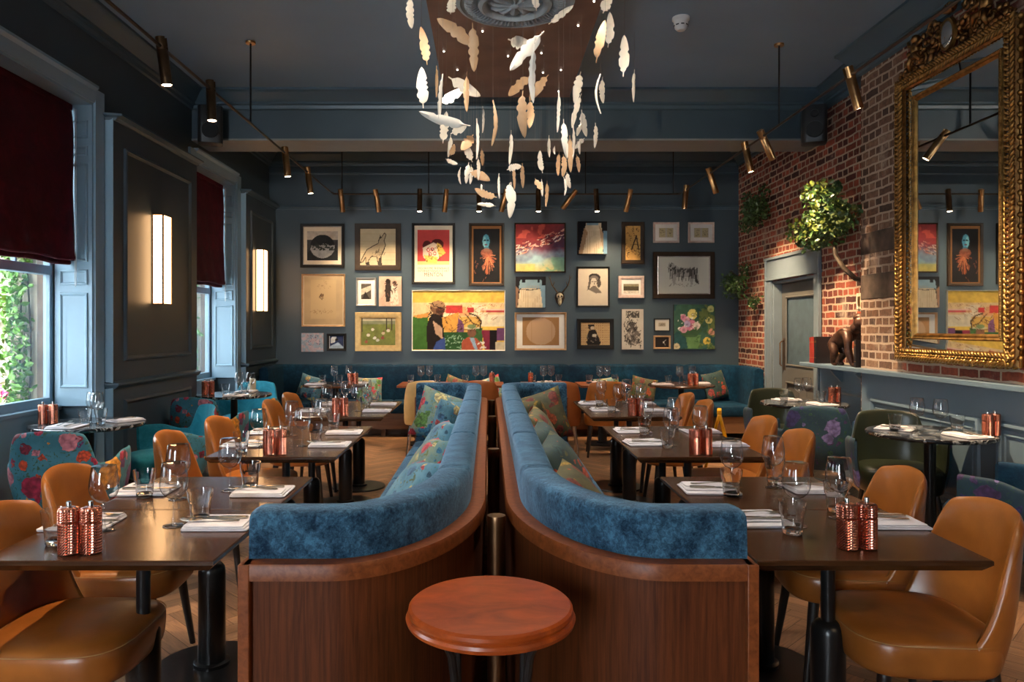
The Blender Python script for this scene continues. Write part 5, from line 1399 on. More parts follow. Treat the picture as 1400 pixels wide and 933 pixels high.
MB().rbox(-.03,-.03,.03,.03,0,.10,.008,.006).build('body', M['bronze_statue'], t); MB().lathe([(.03,.10),(.034,.104),(.02,.118),(.012,.13),(0,.134)],16).build('lid', M['gold_dark'], t)
# ------------------------------------------------------------------ pictures: painted on fine vertex grids
class Art:
    def __init__(s, w, h, bg, seed=1):
        s.w, s.h = w, h; s.a = np.zeros((h+1, w+1, 3)); s.a[:] = np.array(bg)/255.
        s.v, s.u = np.mgrid[0:h+1, 0:w+1]; s.u = s.u/w; s.v = s.v/h; s.r = np.random.RandomState(seed); s.asp = w/h
    def _put(s, m, c, al=1):
        m = (m.astype(float)*al)[...,None]; s.a = s.a*(1-m)+m*np.array(c)/255.; return s
    def n(s, f, oct=3):
        out = np.zeros_like(s.u); amp = 1; tot = 0
        for o in range(oct):
            k = max(2, int(f*2**o)); kx = max(2, int(k*s.asp)); g = s.r.rand(k+2, kx+2)
            x = s.u*kx; y = s.v*k; xi = x.astype(int); yi = y.astype(int); fx = x-xi; fy = y-yi
            fx = fx*fx*(3-2*fx); fy = fy*fy*(3-2*fy)
            out += amp*((g[yi,xi]*(1-fx)+g[yi,xi+1]*fx)*(1-fy)+(g[yi+1,xi]*(1-fx)+g[yi+1,xi+1]*fx)*fy); tot += amp; amp *= .5
        return out/tot
    def rect(s, x0, y0, x1, y1, c, al=1): return s._put((s.u>=x0)&(s.u<=x1)&(s.v>=y0)&(s.v<=y1), c, al)
    def ell(s, x, y, rx, ry, c, al=1, rough=0):
        d = ((s.u-x)/rx)**2+((s.v-y)/ry)**2
        if rough: d = d+rough*(s.n(9)-.5)
        return s._put(d <= 1, c, al)
    def poly(s, P, c, al=1):
        m = np.zeros_like(s.u, bool); n = len(P)
        for i in range(n):
            (x0,y0),(x1,y1) = P[i], P[(i+1)%n]
            if y0 == y1: continue
            c_ = ((y0 > s.v) != (y1 > s.v)) & (s.u < (x1-x0)*(s.v-y0)/(y1-y0)+x0); m ^= c_
        return s._put(m, c, al)
    def line(s, P, w, c, al=1):
        for (x0,y0),(x1,y1) in zip(P, P[1:]):
            ax, ay = x0*s.asp, y0; bx, by = x1*s.asp, y1; dx, dy = bx-ax, by-ay; L = dx*dx+dy*dy+1e-9
            t = np.clip(((s.u*s.asp-ax)*dx+(s.v-ay)*dy)/L, 0, 1)
            s._put(np.hypot(s.u*s.asp-ax-t*dx, s.v-ay-t*dy) <= w, c, al)
        return s
    def mottle(s, f, amt, oct=4):
        s.a *= (1+(s.n(f,oct)-.5)*2*amt)[...,None]; return s
    def blend(s, mask, c): 
        m = np.clip(mask,0,1)[...,None]; s.a = s.a*(1-m)+m*np.array(c)/255.; return s
    def scribble(s, x0, y0, x1, y1, n, w, c, step=.06, al=1):
        for _ in range(n):
            x, y = s.r.uniform(x0,x1), s.r.uniform(y0,y1)
            s.line([(x,y),(x+s.r.uniform(-step,step),y+s.r.uniform(-step,step))], w, c, al)
        return s
M['art'] = attrmat('painted_surface', rough=.6)
M['canvas'] = attrmat('canvas_surface', rough=.75)
def fmat(n, c, rough=.45, metal=0): return pmat('frame_'+n, (*c,1), rough, metal, var=.03 if 'card' in n else .15, nscale=20, spec=.5 if metal else .2)
FM = {'black': fmat('black',(.012,.011,.011)), 'dark': fmat('dark_brown',(.03,.018,.011)), 'gold': fmat('gilded',(.50,.32,.12),.4,.6), 'wood': fmat('light_wood',(.42,.25,.13)), 'silver': fmat('silver',(.45,.42,.40),.3,.7), 'white': fmat('white',(.75,.72,.68)), 'pink': fmat('limed',(.55,.42,.36)), 'mat': fmat('cream_card',(.72,.64,.50),.9), 'matw': fmat('white_card',(.74,.71,.66),.9), 'matb': fmat('brown_card',(.25,.115,.045),.9), 'box': fmat('canvas_edge',(.06,.04,.035),.9)}
def picture(px, label, art, frame=None, fw=.05, mat=None, inset=None, depth=.035, canvas=False, lip=None):
    """px: box in photo pixels on the picture wall plane; inset: art box as fractions of the whole"""
    D = YB; x0, y0, x1, y1 = px
    X0, X1 = (x0-668)*D/1000, (x1-668)*D/1000; Z1, Z0 = 1.45-(y0-448)*D/1000, 1.45-(y1-448)*D/1000
    W, H = X1-X0, Z1-Z0
    t = thing('framed_picture' if frame else 'canvas_picture', label, 'picture', ((X0+X1)/2, YB, (Z0+Z1)/2), 0, 'pictures on the far wall')
    a, b = W/2, H/2
    def rect(i, d): return [(-a+i,-d,-b+i),(a-i,-d,-b+i),(a-i,-d,b-i),(-a+i,-d,b-i)]
    if frame:
        m = MB(); m.grid([rect(0,0),rect(0,depth-.004),rect(.004,depth),rect(fw*.45,depth-.002),rect(fw*.8,depth-.008),rect(fw,depth-.014),rect(fw,depth-.022)], True); m.build('frame', FM[frame], t, angle=25)
        if lip: m = MB(); m.grid([rect(fw*.82,depth-.006),rect(fw*.9,depth-.004),rect(fw,depth-.012)], True); m.build('slip', FM[lip], t, angle=25)
        base = depth-.020
        if mat: MB().box(-a+fw*.9,-base,-b+fw*.9,a-fw*.9,-.002,b-fw*.9).build('mount', FM[mat], t, smooth=False)
    else:
        base = depth; MB().box(-a,-depth,-b,a,0,b).build('stretcher', FM['box'], t, bevel=.003)
    if inset: l, tp, r, bt = inset; ax0, ax1, az1, az0 = -a+l*W, -a+r*W, b-tp*H, b-bt*H
    elif frame: ax0, ax1, az0, az1 = -a+fw*.9, a-fw*.9, -b+fw*.9, b-fw*.9
    else: ax0, ax1, az0, az1 = -a, a, -b, b
    y = -base-.0015
    h, w = art.h, art.w
    vs = np.stack([ax0+art.u*(ax1-ax0), np.full_like(art.u, y), az1-art.v*(az1-az0)], -1).reshape(-1,3)
    idx = np.arange((h+1)*(w+1)).reshape(h+1,w+1)
    fs = np.stack([idx[1:,:-1],idx[1:,1:],idx[:-1,1:],idx[:-1,:-1]],-1).reshape(-1,4)
    me = bpy.data.meshes.new('artwork'); me.from_pydata(vs.tolist(), [], fs.tolist())
    c = np.clip(art.a,0,1); lin = np.where(c <= .04045, c/12.92, ((c+.055)/1.055)**2.4)*.8; g_ = lin.mean(-1, keepdims=True); lin = g_+(lin-g_)*.85
    ca = me.color_attributes.new('col','FLOAT_COLOR','POINT'); ca.data.foreach_set('color', np.concatenate([lin, np.ones((h+1,w+1,1))],-1).reshape(-1).astype(np.float32))
    me.materials.append(M['canvas'] if canvas else M['art'])
    o = bpy.data.objects.new('artwork', me); COL.objects.link(o); o.parent = t
    return t, (ax0,ax1,az0,az1,y)
z5 = lambda a,b,c,d: (390+a/4.242, 280+b/4.242, 390+c/4.242, 280+d/4.242)
z6 = lambda a,b,c,d: (690+a/4.242, 280+b/4.242, 690+c/4.242, 280+d/4.242)
# 1 moonlit firs
A = Art(60,60,(205,195,178),1); A.rect(0,.3,1,1,(70,72,74)); 
for k in range(16):
    x = k/15; h_ = .35+.3*A.r.rand(); A.poly([(x-.07,1),(x,h_),(x+.07,1)],(38,42,44))
A.ell(.5,.52,.40,.40,(178,180,178)); 
sel = (((A.u-.5)/.40)**2+((A.v-.52)/.40)**2 <= 1)
A.blend(sel*((A.v < .42+.10*A.n(14,2)))*.95,(30,34,36)); A.blend(sel*(A.v > .42)*(A.v < .66)*(A.n(16,3) > .52)*.9,(42,52,46)); A.mottle(10,.15)
picture(z5(90,112,345,365), 'square black framed print of a pale moon disc among dark fir trees', A, 'black', .045, 'mat', (.15,.17,.85,.84), lip='silver')
# 2 howling wolf
A = Art(66,66,(205,188,150),2); A.mottle(8,.06)
for k in range(20): A.line([(0,k/20),(1,k/20)],.002,(180,160,120),.5)
W_ = (45,38,32)
body = [(.68,.12),(.60,.24),(.53,.29),(.51,.40),(.38,.47),(.20,.57),(.10,.74),(.01,.93),(.09,.90),(.16,.78),(.18,1.0),(.27,1.0),(.24,.86),(.33,.75),(.47,.76),(.51,.98),(.60,.98),(.58,.76),(.66,.58),(.71,.45),(.67,.33),(.72,.18)]
A.poly(body,(188,168,132)); A.line(body+[body[0]],.010,W_)
for k in range(90):
    x = A.r.uniform(.14,.66); y = A.r.uniform(.36,.74)
    if y > .95-.75*x: A.line([(x,y),(x+.035,y-.07)],.005,W_,.8)
A.poly([(.20,.9),(.26,.9),(.27,1),(.18,1)],W_); A.poly([(.52,.8),(.58,.8),(.60,.98),(.51,.98)],W_,.8); A.poly([(.53,.29),(.56,.18),(.60,.26)],W_)
picture(z5(405,110,672,382), 'dark framed drawing of a howling wolf on old print paper', A, 'dark', .075)
# 3 red exhibition poster
A = Art(62,66,(226,52,45),3); A.mottle(5,.08); A.rect(0,.90,1,1,(235,205,120)); A.ell(.62,.42,.20,.16,(95,25,22)); A.ell(.30,.45,.14,.14,(95,25,22))
A.poly([(.16,.52),(.50,.36),(.70,.45),(.66,.84),(.30,.90),(.18,.78)],(240,214,190)); A.poly([(.60,.36),(.72,.42),(.88,.66),(.70,.80),(.62,.60)],(238,190,50)); A.poly([(.20,.72),(.64,.78),(.60,.96),(.28,.94)],(240,205,70))
for (x,y) in ((.34,.58),(.46,.56),(.40,.70),(.54,.68)): A.ell(x,y,.055,.06,(225,90,80)); A.ell(x,y,.025,.03,(245,230,215))
A.scribble(.2,.4,.75,.9,26,.006,(40,25,25),.1)
pt, bx = picture(z5(735,108,985,462), 'black framed red exhibition poster lettered MENTON', A, 'black', .035, 'mat', (.13,.11,.87,.68))
def lettering(parent, txt, x, y, z, size, width, mat):
    cu = bpy.data.curves.new('lettering','FONT'); cu.body = txt; cu.size = size; cu.align_x = 'CENTER'; cu.space_character = 1.15; cu.resolution_u = 3
    tmp = bpy.data.objects.new('tmp_text', cu); COL.objects.link(tmp)
    dg = bpy.context.evaluated_depsgraph_get(); me = bpy.data.meshes.new_from_object(tmp.evaluated_get(dg))
    bpy.data.objects.remove(tmp)
    o = bpy.data.objects.new('lettering', me); COL.objects.link(o); o.parent = parent
    xs = [v.co.x for v in me.vertices]; w = max(xs)-min(xs); s = width/w if w else 1
    o.rotation_euler = (R(90),0,0); o.location = (x,y,z); o.scale = (s,1,1)
    me.materials.append(mat); return o
inkm = pmat('black_ink',(.02,.018,.02,1),.7)
H_ = (462-108)/4.242*YB/1000; W3 = (985-735)/4.242*YB/1000
zz = lambda f: H_/2-f*H_
lettering(pt,'DEUXIEME BIENNALE',0,bx[4],zz(.755),.042,W3*.72,inkm); lettering(pt,"INTERNATIONALE D'ART",0,bx[4],zz(.80),.042,W3*.72,inkm); lettering(pt,'MENTON',0,bx[4],zz(.872),.078,W3*.42,inkm)
# 4 dark portrait with blue lit face
A = Art(46,72,(16,14,18),4); A.mottle(6,.5); A.ell(.5,.22,.19,.17,(20,22,30)); A.ell(.48,.235,.135,.13,(60,150,180)); A.ell(.42,.24,.06,.10,(120,195,210)); A.poly([(.42,.34),(.58,.34),(.62,.42),(.40,.42)],(45,110,135))
A.line([(.40,.22),(.47,.22)],.012,(15,35,50)); A.line([(.52,.22),(.58,.22)],.012,(15,35,50)); A.line([(.44,.30),(.52,.30)],.010,(110,60,80))
for k in range(46):
    a = A.r.uniform(0,PI); l = A.r.uniform(.1,.42); A.line([(.56,.50),(.56+l*math.cos(a)*.75,.44+l*math.sin(a)*1.0)],.010,[(190,95,45),(150,70,35),(205,125,70)][k%3],.8)
A.ell(.5,.45,.22,.08,(150,75,45),.8); A.scribble(.05,.6,.5,.95,14,.008,(110,60,40),.05)
picture(z5(1065,108,1270,472), 'dark framed portrait of a blue lit face above orange feathers', A, 'dark', .04, 'matb', (.13,.09,.87,.94))
# 5 faint sketch
A = Art(60,72,(196,168,125),5); A.mottle(5,.07); A.rect(.17,.08,.83,.88,(206,176,128)); A.scribble(.35,.15,.7,.2,12,.003,(150,115,80),.08,.6); A.ell(.46,.40,.05,.035,(125,90,60),.8); A.scribble(.42,.36,.52,.46,14,.004,(90,65,45),.05); A.scribble(.2,.7,.75,.76,30,.004,(150,115,75),.05,.6)
picture(z5(97,403,348,708), 'light wood framed sheet with a faint pencil sketch', A, 'wood', .022, 'mat', (.05,.04,.95,.96))
# 6 small matted print
A = Art(24,36,(90,82,74),6); A.poly([(0,.35),(1,.1),(1,.4),(0,.75)],(190,180,160)); A.poly([(.1,1),(.4,.5),(.9,1)],(45,40,38)); A.mottle(8,.2)
picture(z5(413,425,530,588), 'small silver framed print in a wide cream mount', A, 'silver', .024, 'matw', (.24,.21,.74,.76))
# 7 two figures on canvas
A = Art(34,44,(206,172,150),7); A.mottle(6,.14); A.ell(.40,.17,.11,.09,(40,30,28)); A.poly([(.3,.24),(.52,.24),(.56,.48),(.46,.86),(.32,.86),(.26,.48)],(52,42,38)); A.poly([(.54,.3),(.78,.32),(.9,.95),(.50,.97)],(228,205,185)); A.ell(.70,.22,.09,.07,(120,80,62)); A.scribble(.3,.1,.8,.5,26,.012,(60,45,42),.12,.8); A.scribble(.2,.6,.9,.98,16,.008,(165,105,85),.15,.6)
picture(z5(546,418,677,590), 'unframed pinkish canvas of two standing figures', A, None, canvas=True, depth=.045)
# 8 meadow picnic in gilt frame
A = Art(62,50,(120,130,55),8); A.rect(0,0,1,.16,(190,180,150)); A.rect(0,.12,1,.22,(130,135,105)); A.mottle(8,.2); A.rect(.72,0,.745,.42,(60,55,45)); A.rect(.86,0,.89,.45,(70,62,50)); A.rect(.02,0,.06,.5,(80,82,60))
for (x,y,c) in ((.34,.42,(225,215,195)),(.22,.62,(230,220,200)),(.40,.72,(225,225,215)),(.64,.55,(205,180,150)),(.62,.72,(150,70,60)),(.16,.86,(170,85,65)),(.48,.8,(200,200,190)),(.78,.46,(215,205,185))): A.ell(x,y,.05,.05,c,1,.5); A.ell(x+.01,y-.07,.02,.03,(120,80,60))
picture(z5(408,625,675,850), 'gilt framed painting of figures resting on a green meadow', A, 'gold', .085, None, None, .05)
# 9 large yellow painting
A = Art(128,84,(236,190,48),9); A.mottle(4,.12); A.rect(0,.20,1,.46,(233,196,140)); 
for k in range(16): x = A.r.rand()*.95; A.rect(x,.22+.2*A.r.rand(),x+.12,.26+.22*A.r.rand(),[(240,215,170),(225,150,90),(245,225,190),(230,120,100)][k%4],.8)
A.rect(.36,.25,.54,.37,(205,35,32)); A.rect(.60,.28,.67,.36,(200,30,32)); A.rect(.74,.30,1,.33,(240,190,170)); A.rect(.80,.33,1,.36,(190,60,60)); A.rect(.72,.40,1,.60,(236,222,188)); A.rect(.34,.44,.74,.72,(222,172,66))
A.poly([(0,.44),(.17,.36),(.17,.99),(0,1)],(62,112,38)); A.poly([(0,.42),(.20,.36),(.17,.44),(.06,.46)],(235,150,40)); A.rect(.33,.70,.60,1,(42,92,44)); A.rect(.60,.62,.76,1,(60,105,50))
A.poly([(.75,.66),(.84,.66),(.86,1),(.79,1)],(140,30,62)); A.rect(.84,.66,.92,1,(28,20,26)); A.rect(.92,.62,1,.84,(110,60,110)); A.rect(.90,.86,1,1,(210,195,160))
A.poly([(.18,.46),(.22,.38),(.33,.36),(.34,.6),(.345,.80),(.30,1),(.16,1),(.15,.62)],(34,24,24)); A.poly([(.22,.50),(.32,.62),(.33,.82),(.25,.72)],(205,160,130)); A.poly([(.26,.86),(.35,.78),(.36,1),(.22,1)],(45,75,150)); A.ell(.275,.28,.085,.115,(125,86,58)); A.ell(.27,.23,.075,.06,(168,126,86)); A.ell(.30,.33,.05,.06,(70,42,32)); A.scribble(.2,.2,.34,.4,14,.007,(50,32,24),.05)
A.poly([(.32,.45),(.50,.36),(.52,.62),(.40,.70),(.33,.62)],(232,160,36)); A.poly([(.50,.45),(.56,.56),(.56,.70),(.48,.70)],(120,70,120)); A.line([(.62,.38),(.70,.42),(.745,.52),(.735,.66)],.012,(60,40,25)); A.line([(.58,.40),(.66,.55),(.72,.58)],.010,(90,60,30))
A.poly([(.53,1),(.54,.84),(.60,.78),(.70,.80),(.75,.90),(.76,1)],(186,78,42)); A.poly([(.62,.79),(.67,.79),(.71,1),(.68,1)],(150,180,210)); A.ell(.645,.70,.048,.085,(128,82,58)); A.ell(.645,.625,.085,.022,(210,200,160)); A.ell(.645,.60,.05,.035,(120,140,90)); A.scribble(.36,.74,.55,.98,40,.006,(150,200,160),.02); A.scribble(.3,.36,.75,.7,30,.005,(70,40,20),.07,.8); A.scribble(.0,.2,1,.5,40,.004,(140,70,40),.08,.6); A.scribble(.72,.86,.80,.98,8,.010,(235,225,215),.03); A.mottle(20,.12)
picture(z5(735,497,1275,848), 'large bright yellow and red semi abstract painting of figures, the widest on the wall', A, 'white', .012, None, None, .04, True)
# 10, 11 small pair bottom left
A = Art(32,26,(200,178,190),10); A.blend((A.n(7)>.5)*.8,(150,180,205)); A.scribble(.2,.1,.9,.7,34,.010,(70,70,120),.10,.8); A.mottle(10,.1)
picture(z5(97,745,225,853), 'small unframed pale blue and pink splashed canvas at the bottom left', A, None, canvas=True)
A = Art(22,22,(40,58,105),11); A.poly([(0,.8),(.6,.5),(1,.9),(1,1),(0,1)],(170,195,220)); A.poly([(.1,.1),(.5,.05),(.35,.5),(.05,.6)],(225,230,235)); A.ell(.5,.3,.1,.1,(35,25,30)); A.mottle(6,.2)
picture(z5(243,747,355,848), 'small black framed blue and white picture at the bottom left', A, 'black', .035, 'matw', (.15,.14,.86,.88))
# 12 abstract sunset
A = Art(72,72,(150,40,44),12); n_ = A.n(5,4); A.blend((A.v*1.1-.35+.3*A.u*0+ .4*(n_-.5))*2.4,(70,50,95)); A.blend((A.v-.52+.35*(A.n(5)-.5))*4,(150,190,205)); A.blend((A.v-.72+.3*(A.n(4)-.5))*4,(215,205,130)); A.blend((A.u-.72+.4*(A.n(5)-.5))*2*(A.v<.5),(50,55,95)); A.blend((A.v<.3)*(A.u<.6)*(A.n(6)>.55)*.8,(215,80,60))
for k in range(90):
    x = A.r.rand(); y = .55-.35*x+A.r.uniform(-.10,.12); A.line([(x,y),(x+A.r.uniform(.02,.1),y-A.r.uniform(0,.05))],.010,[(240,222,205),(225,140,110),(60,30,50),(235,190,170)][k%4],.85)
A.blend((A.v>.70)*(A.u>.55)*(A.n(6)>.45)*.7,(120,185,150)); A.blend((A.v>.84)*(A.u<.4)*.5,(235,205,70)); A.mottle(18,.10)
picture(z6(57,107,352,395), 'square abstract canvas with crimson sky breaking into white and pale blue', A, 'dark', .018, None, None, .045, True)
# 13, 18 dress fragments on deep canvases
def dress(w, h, seed, flip):
    A = Art(w,h,(22,22,30),seed)
    if not flip:
        A.poly([(.28,.05),(.80,.05),(.86,1),(.10,1)],(228,206,170)); A.poly([(.22,.18),(.33,.35),(.16,1),(.02,1)],(178,140,100)); A.poly([(.72,.12),(.88,.40),(.88,.95),(.80,.6)],(198,160,120)); A.rect(.30,.05,.70,.12,(130,170,190)); A.rect(.88,.3,1,1,(105,150,180)); A.rect(.88,0,1,.3,(25,25,32))
    else:
        A.poly([(.15,.10),(.85,.10),(.92,.40),(.10,.40)],(130,165,185)); A.poly([(.14,.38),(.90,.38),(.97,1),(.06,1)],(226,205,168)); A.line([(.15,.40),(.5,.43),(.88,.37)],.016,(50,60,75)); A.poly([(.80,.2),(1,.3),(1,1),(.90,1)],(120,160,185)); A.poly([(0,.3),(.10,.4),(.06,1),(0,1)],(150,110,80)); A.rect(.2,.0,.32,.2,(18,18,28)); A.rect(.72,.0,.8,.2,(18,18,28)); A.rect(.88,.0,1,.28,(20,18,24))
    for k in range(9): x = .2+.07*k; A.line([(x,.3),(x-.03+.01*k,1)],.006,(190,160,120),.6)
    return A.mottle(8,.08)
picture(z6(420,102,588,290), 'deep canvas of a cream dress torso, in the top row beside the ornate letter', dress(42,46,13,False), None, canvas=True, depth=.09)
picture(z6(63,420,235,600), 'deep canvas of a blue bodice and cream skirt, beside the antlers', dress(42,44,18,True), None, canvas=True, depth=.09)
# 14 gilded initial
A = Art(28,52,(214,160,72),14); A.mottle(7,.12); D_ = (55,32,18)
for k in range(44):
    x, y = A.r.uniform(.05,.95), A.r.uniform(.03,.97); a = A.r.uniform(0,6); P = [(x+.10*math.cos(a+q*.7)*(1-q*.12), y+.05*math.sin(a+q*.7)*(1-q*.12)) for q in range(6)]; A.line(P,.006,D_,.85)
A.rect(.40,.30,.95,.70,(216,164,78),.8); A.line([(.42,.68),(.72,.30),(.86,.68)],.022,D_); A.line([(.52,.54),(.84,.54)],.016,D_); A.line([(.34,.68),(.5,.68)],.012,D_); A.line([(.76,.68),(.95,.68)],.012,D_)
picture(z6(675,103,806,345), 'tall dark framed gold panel with an ornate letter A', A, 'dark', .055, None, None, .06)
# 15, 16 pairs of stamps
for k, (bx_, lb) in enumerate(((z6(860,103,1010,222),'small limed frame holding two tiny prints, left one of the two alike'),(z6(1063,103,1213,222),'small limed frame holding two tiny prints, right one of the two alike'))):
    A = Art(38,26,(196,184,160),15+k)
    A.a[:] = np.array((200,192,172))/255.
    for x in (.04,.56): A.rect(x,.02,x+.40,.98,(205,190,140)); A.scribble(x+.08,.15,x+.34,.85,16,.02,(120,110,80),.1,.8)
    picture(bx_, lb, A, 'pink', .028, 'matw', (.22,.28,.78,.74))
# 17 striped fox
A = Art(72,48,(214,214,200),17); F_ = (60,58,56)
body = [(.20,.24),(.22,.34),(.24,.48),(.30,.76),(.33,.76),(.36,.56),(.60,.56),(.64,.76),(.67,.76),(.70,.54),(.76,.60),(.80,.74),(.78,.50),(.72,.34),(.60,.30),(.42,.30),(.32,.22),(.30,.16),(.27,.22),(.22,.16)]
A.poly(body,(176,172,164))
for k in range(46): x = .22+.56*k/46; y = .28+.08*A.r.rand(); A.line([(x,y),(x+.012*A.r.randn(),y+A.r.uniform(.1,.34))],.008,F_,.75)
A.scribble(.20,.18,.34,.36,18,.010,(50,48,46),.03); A.scribble(.2,.72,.75,.80,20,.005,(120,118,110),.06,.7); A.poly([(.70,.40),(.80,.74),(.74,.72)],(70,66,62))
picture(z6(858,275,1212,545), 'wide dark framed ink drawing of a standing striped wolf', A, 'dark', .075, 'matw', None, .05, lip='silver')
# 20 ink portrait
A = Art(46,56,(222,205,180),20); A.mottle(5,.04); I_ = (58,50,46); A.ell(.52,.35,.14,.14,(196,178,155)); A.ell(.55,.24,.20,.11,I_); A.ell(.53,.28,.16,.09,(120,108,98)); A.poly([(.36,.30),(.44,.30),(.38,.56),(.30,.60)],I_,.7); A.ell(.52,.38,.10,.13,(214,198,175)); A.line([(.46,.36),(.50,.36)],.010,I_); A.line([(.55,.36),(.60,.355)],.010,I_); A.line([(.53,.37),(.55,.43),(.52,.435)],.006,I_); A.line([(.49,.48),(.56,.475)],.009,(110,60,55)); A.poly([(.44,.50),(.60,.48),(.80,.66),(.60,.68),(.35,.58)],I_,.6); A.ell(.70,.40,.07,.12,I_,.8)
picture(z6(415,360,608,595), 'black framed ink portrait of a woman with pinned hair', A, 'black', .025, 'mat', (.06,.05,.94,.95))
# 21 small landscape in deep limed frame
A = Art(26,18,(150,140,105),21); A.rect(0,.25,1,.7,(85,75,52)); A.rect(0,.72,1,1,(225,215,195)); A.mottle(8,.2)
picture(z6(657,415,805,542), 'small landscape in a thick limed frame', A, 'pink', .045, 'matw', (.20,.36,.80,.80), .05)
# 22 pale circle
A = Art(60,48,(176,124,66),22); A.mottle(4,.05); A.ell(.50,.50,.40,.48,(202,160,118)); 
for k in range(14): A.line([(.14+.055*k,.1),(.14+.055*k,.9)],.002,(176,132,88),.6)
picture(z6(58,625,357,845), 'light wood framed print of a pale circle on tan card', A, 'wood', .028, 'matw', (.15,.13,.86,.87))
# 23 seated figure stencil
A = Art(46,36,(202,162,105),23)
for i in range(14):
    for j in range(10): A.ell(.04+i*.071,.05+j*.10,.014,.018,(140,100,58))
A.poly([(.30,.34),(.50,.32),(.60,.60),(.66,.78),(.58,.86),(.24,.84),(.20,.62)],(38,30,28)); A.ell(.36,.22,.10,.11,(60,48,42)); A.ell(.40,.24,.06,.08,(205,180,150)); A.rect(.26,.10,.46,.17,(35,28,26)); A.poly([(.18,.82),(.70,.82),(.64,.98),(.24,.98)],(30,24,22)); A.poly([(.40,.5),(.54,.52),(.52,.64),(.40,.62)],(215,195,165)); A.scribble(.2,.3,.6,.9,26,.010,(215,200,175),.05,.6)
picture(z6(418,662,630,837), 'black framed stencil of a seated figure on dotted board', A, 'black', .055, None, None, .05)
# 24 engraved page
A = Art(34,58,(190,180,166),24); A.mottle(6,.08); A.rect(.18,.05,.82,.22,(60,55,52),.9); A.scribble(.2,.05,.8,.22,24,.008,(185,175,160),.06); A.scribble(.2,.27,.8,.29,14,.004,(70,64,60),.05); 
A.ell(.45,.48,.26,.16,(88,80,76),1,.8); A.ell(.5,.70,.34,.20,(104,96,90),1,.9); A.scribble(.1,.3,.9,.92,90,.008,(40,36,36),.09,.8); A.scribble(.15,.3,.9,.9,50,.008,(205,195,180),.08,.8)
picture(z6(677,607,802,840), 'tall unframed engraved page of curling ornament', A, None, canvas=True, depth=.03)
# 25, 26 two little ones
A = Art(22,18,(214,204,186),25); A.rect(.26,.30,.76,.62,(165,150,125)); A.scribble(.28,.32,.74,.6,10,.02,(110,100,85),.1)
picture(z6(865,660,957,735), 'tiny black framed cream print stacked above another tiny frame', A, 'black', .014)
A = Art(22,18,(40,30,26),26); A.line([(.62,.5),(.8,.25)],.02,(190,185,175)); A.line([(.62,.5),(.75,.8)],.02,(150,145,135)); A.ell(.62,.5,.06,.08,(225,220,210))
picture(z6(862,760,960,837), 'tiny wood framed dark picture below the tiny cream print', A, 'wood', .024)
# 27 flowers in a green vase
A = Art(58,62,(38,84,84),27); A.blend((A.n(4)>.5)*.7,(70,110,80)); A.blend((A.u>.62)*(A.n(5)>.42)*.8,(120,130,60)); A.poly([(.28,.68),(.66,.68),(.60,1),(.34,1)],(98,140,78)); A.ell(.40,.60,.26,.14,(66,100,60),.9,.8)
for (x,y,r_,c) in ((.46,.22,.12,(238,222,110)),(.30,.34,.09,(226,160,180)),(.22,.28,.07,(220,130,160)),(.40,.46,.13,(222,120,150)),(.56,.48,.09,(236,214,196)),(.24,.56,.09,(230,150,170)),(.32,.44,.08,(180,160,205)),(.86,.36,.08,(228,214,120)),(.92,.62,.08,(226,150,120)),(.80,.82,.09,(225,190,50)),(.90,.10,.08,(200,205,120)),(.06,.94,.08,(214,190,140))):
    A.ell(x,y,r_,r_*.94,c,1,.8); A.ell(x,y+.01,r_*.4,r_*.35,tuple(int(q*.8) for q in c))
A.scribble(.5,.1,1,1,50,.012,(60,96,48),.06,.7); A.scribble(.1,.2,.6,.6,20,.008,(245,240,220),.03); A.mottle(14,.14)
picture(z6(977,580,1213,837), 'unframed canvas of pink and yellow flowers in a green vase', A, None, canvas=True, depth=.045)
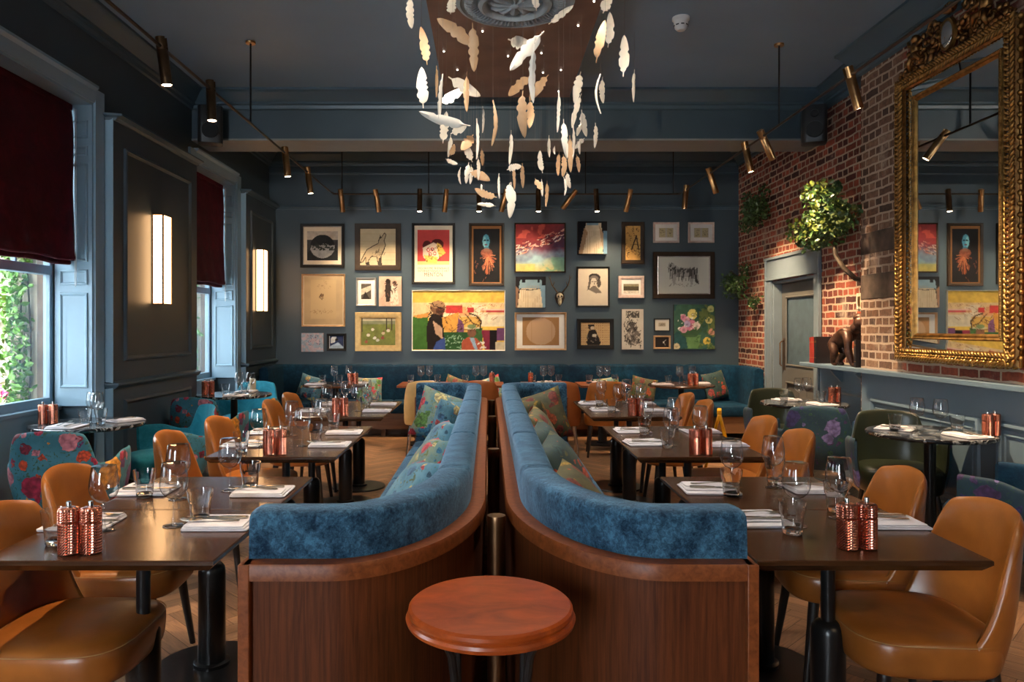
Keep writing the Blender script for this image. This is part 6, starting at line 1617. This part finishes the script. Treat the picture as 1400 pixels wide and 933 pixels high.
# 19 antlered skull
cx, cz = (690+318/4.242-668)*YB/1000, 1.45-(280+545/4.242-448)*YB/1000
t = thing('antler_mount', 'small antlered skull on a dark wooden shield between the pictures', 'antlers', (cx,YB,cz))
MB().add([(p[0]*.075,d,p[1]*.10) for d in (0,-.02) for p in ((-.8,.7),(0,1),(.8,.7),(.95,.1),(.6,-.6),(0,-1.15),(-.6,-.6),(-.95,.1))],[tuple(range(7,-1,-1)),tuple(range(8,16))]+[(i,(i+1)%8,8+(i+1)%8,8+i) for i in range(8)]).build('shield', FM['dark'], t, smooth=False)
m = MB().ball((0,-.045,.035),(.045,.035,.045),14,10).ball((0,-.045,-.03),(.028,.026,.07),12,8)
m.build('skull', M['skull'], t, angle=0)
for s in (-1,1):
    m = MB(); m.ball((s*.022,-.075,.03),(.011,.008,.012),8,6); m.build('eye_socket', M['cavity'], t)
    m = MB(); m.tube([(s*.025,-.04,.07),(s*.07,-.07,.13),(s*.115,-.08,.19),(s*.135,-.07,.26),(s*.135,-.05,.33)],[.011,.010,.009,.007,.003],8); m.tube([(s*.105,-.08,.175),(s*.085,-.11,.215),(s*.085,-.12,.235)],[.007,.005,.002],7); m.tube([(s*.135,-.065,.27),(s*.16,-.07,.30),(s*.165,-.07,.315)],[.006,.004,.002],7)
    m.build('antler', M['twig'], t)
# ------------------------------------------------------------------ daylight and render look
w = bpy.data.worlds.new('sky'); SC.world = w; w.use_nodes = True
bg = w.node_tree.nodes['Background']; bg.inputs['Color'].default_value = (.80,.90,1.0,1); bg.inputs['Strength'].default_value = 21.0
for (a, b) in WIN:      # light portals only guide the sampling of the sky through each window
    l = bpy.data.lights.new('window_portal','AREA'); l.shape = 'RECTANGLE'; l.size = b-a; l.size_y = HEAD-SILL; l.cycles.is_portal = True
    o = bpy.data.objects.new('window_portal', l); COL.objects.link(o); o.location = (-3.9,(a+b)/2,(SILL+HEAD)/2); o.rotation_euler = (0,R(-90),0)
for (a, b) in FWIN:     # area lamp added outside the unseen front window, standing in for daylight
    l = bpy.data.lights.new('added_front_fill','AREA'); l.shape = 'RECTANGLE'; l.size = b-a; l.size_y = 2.5; l.energy = 125; l.color = (.82,.92,1)
    o = bpy.data.objects.new('added_front_fill', l); COL.objects.link(o); o.location = ((a+b)/2,YF-.2,1.95); o.rotation_euler = (R(90),0,0)
vs = SC.view_settings; vs.view_transform = 'Standard'; vs.look = 'None'; vs.gamma = 1; vs.use_curve_mapping = False; vs.exposure = 0.0
cy = SC.cycles; cy.max_bounces = 8; cy.diffuse_bounces = 4; cy.glossy_bounces = 4; cy.transmission_bounces = 6; cy.transparent_max_bounces = 32
cy.caustics_reflective = False; cy.caustics_refractive = False; cy.sample_clamp_indirect = 6; cy.use_denoising = True
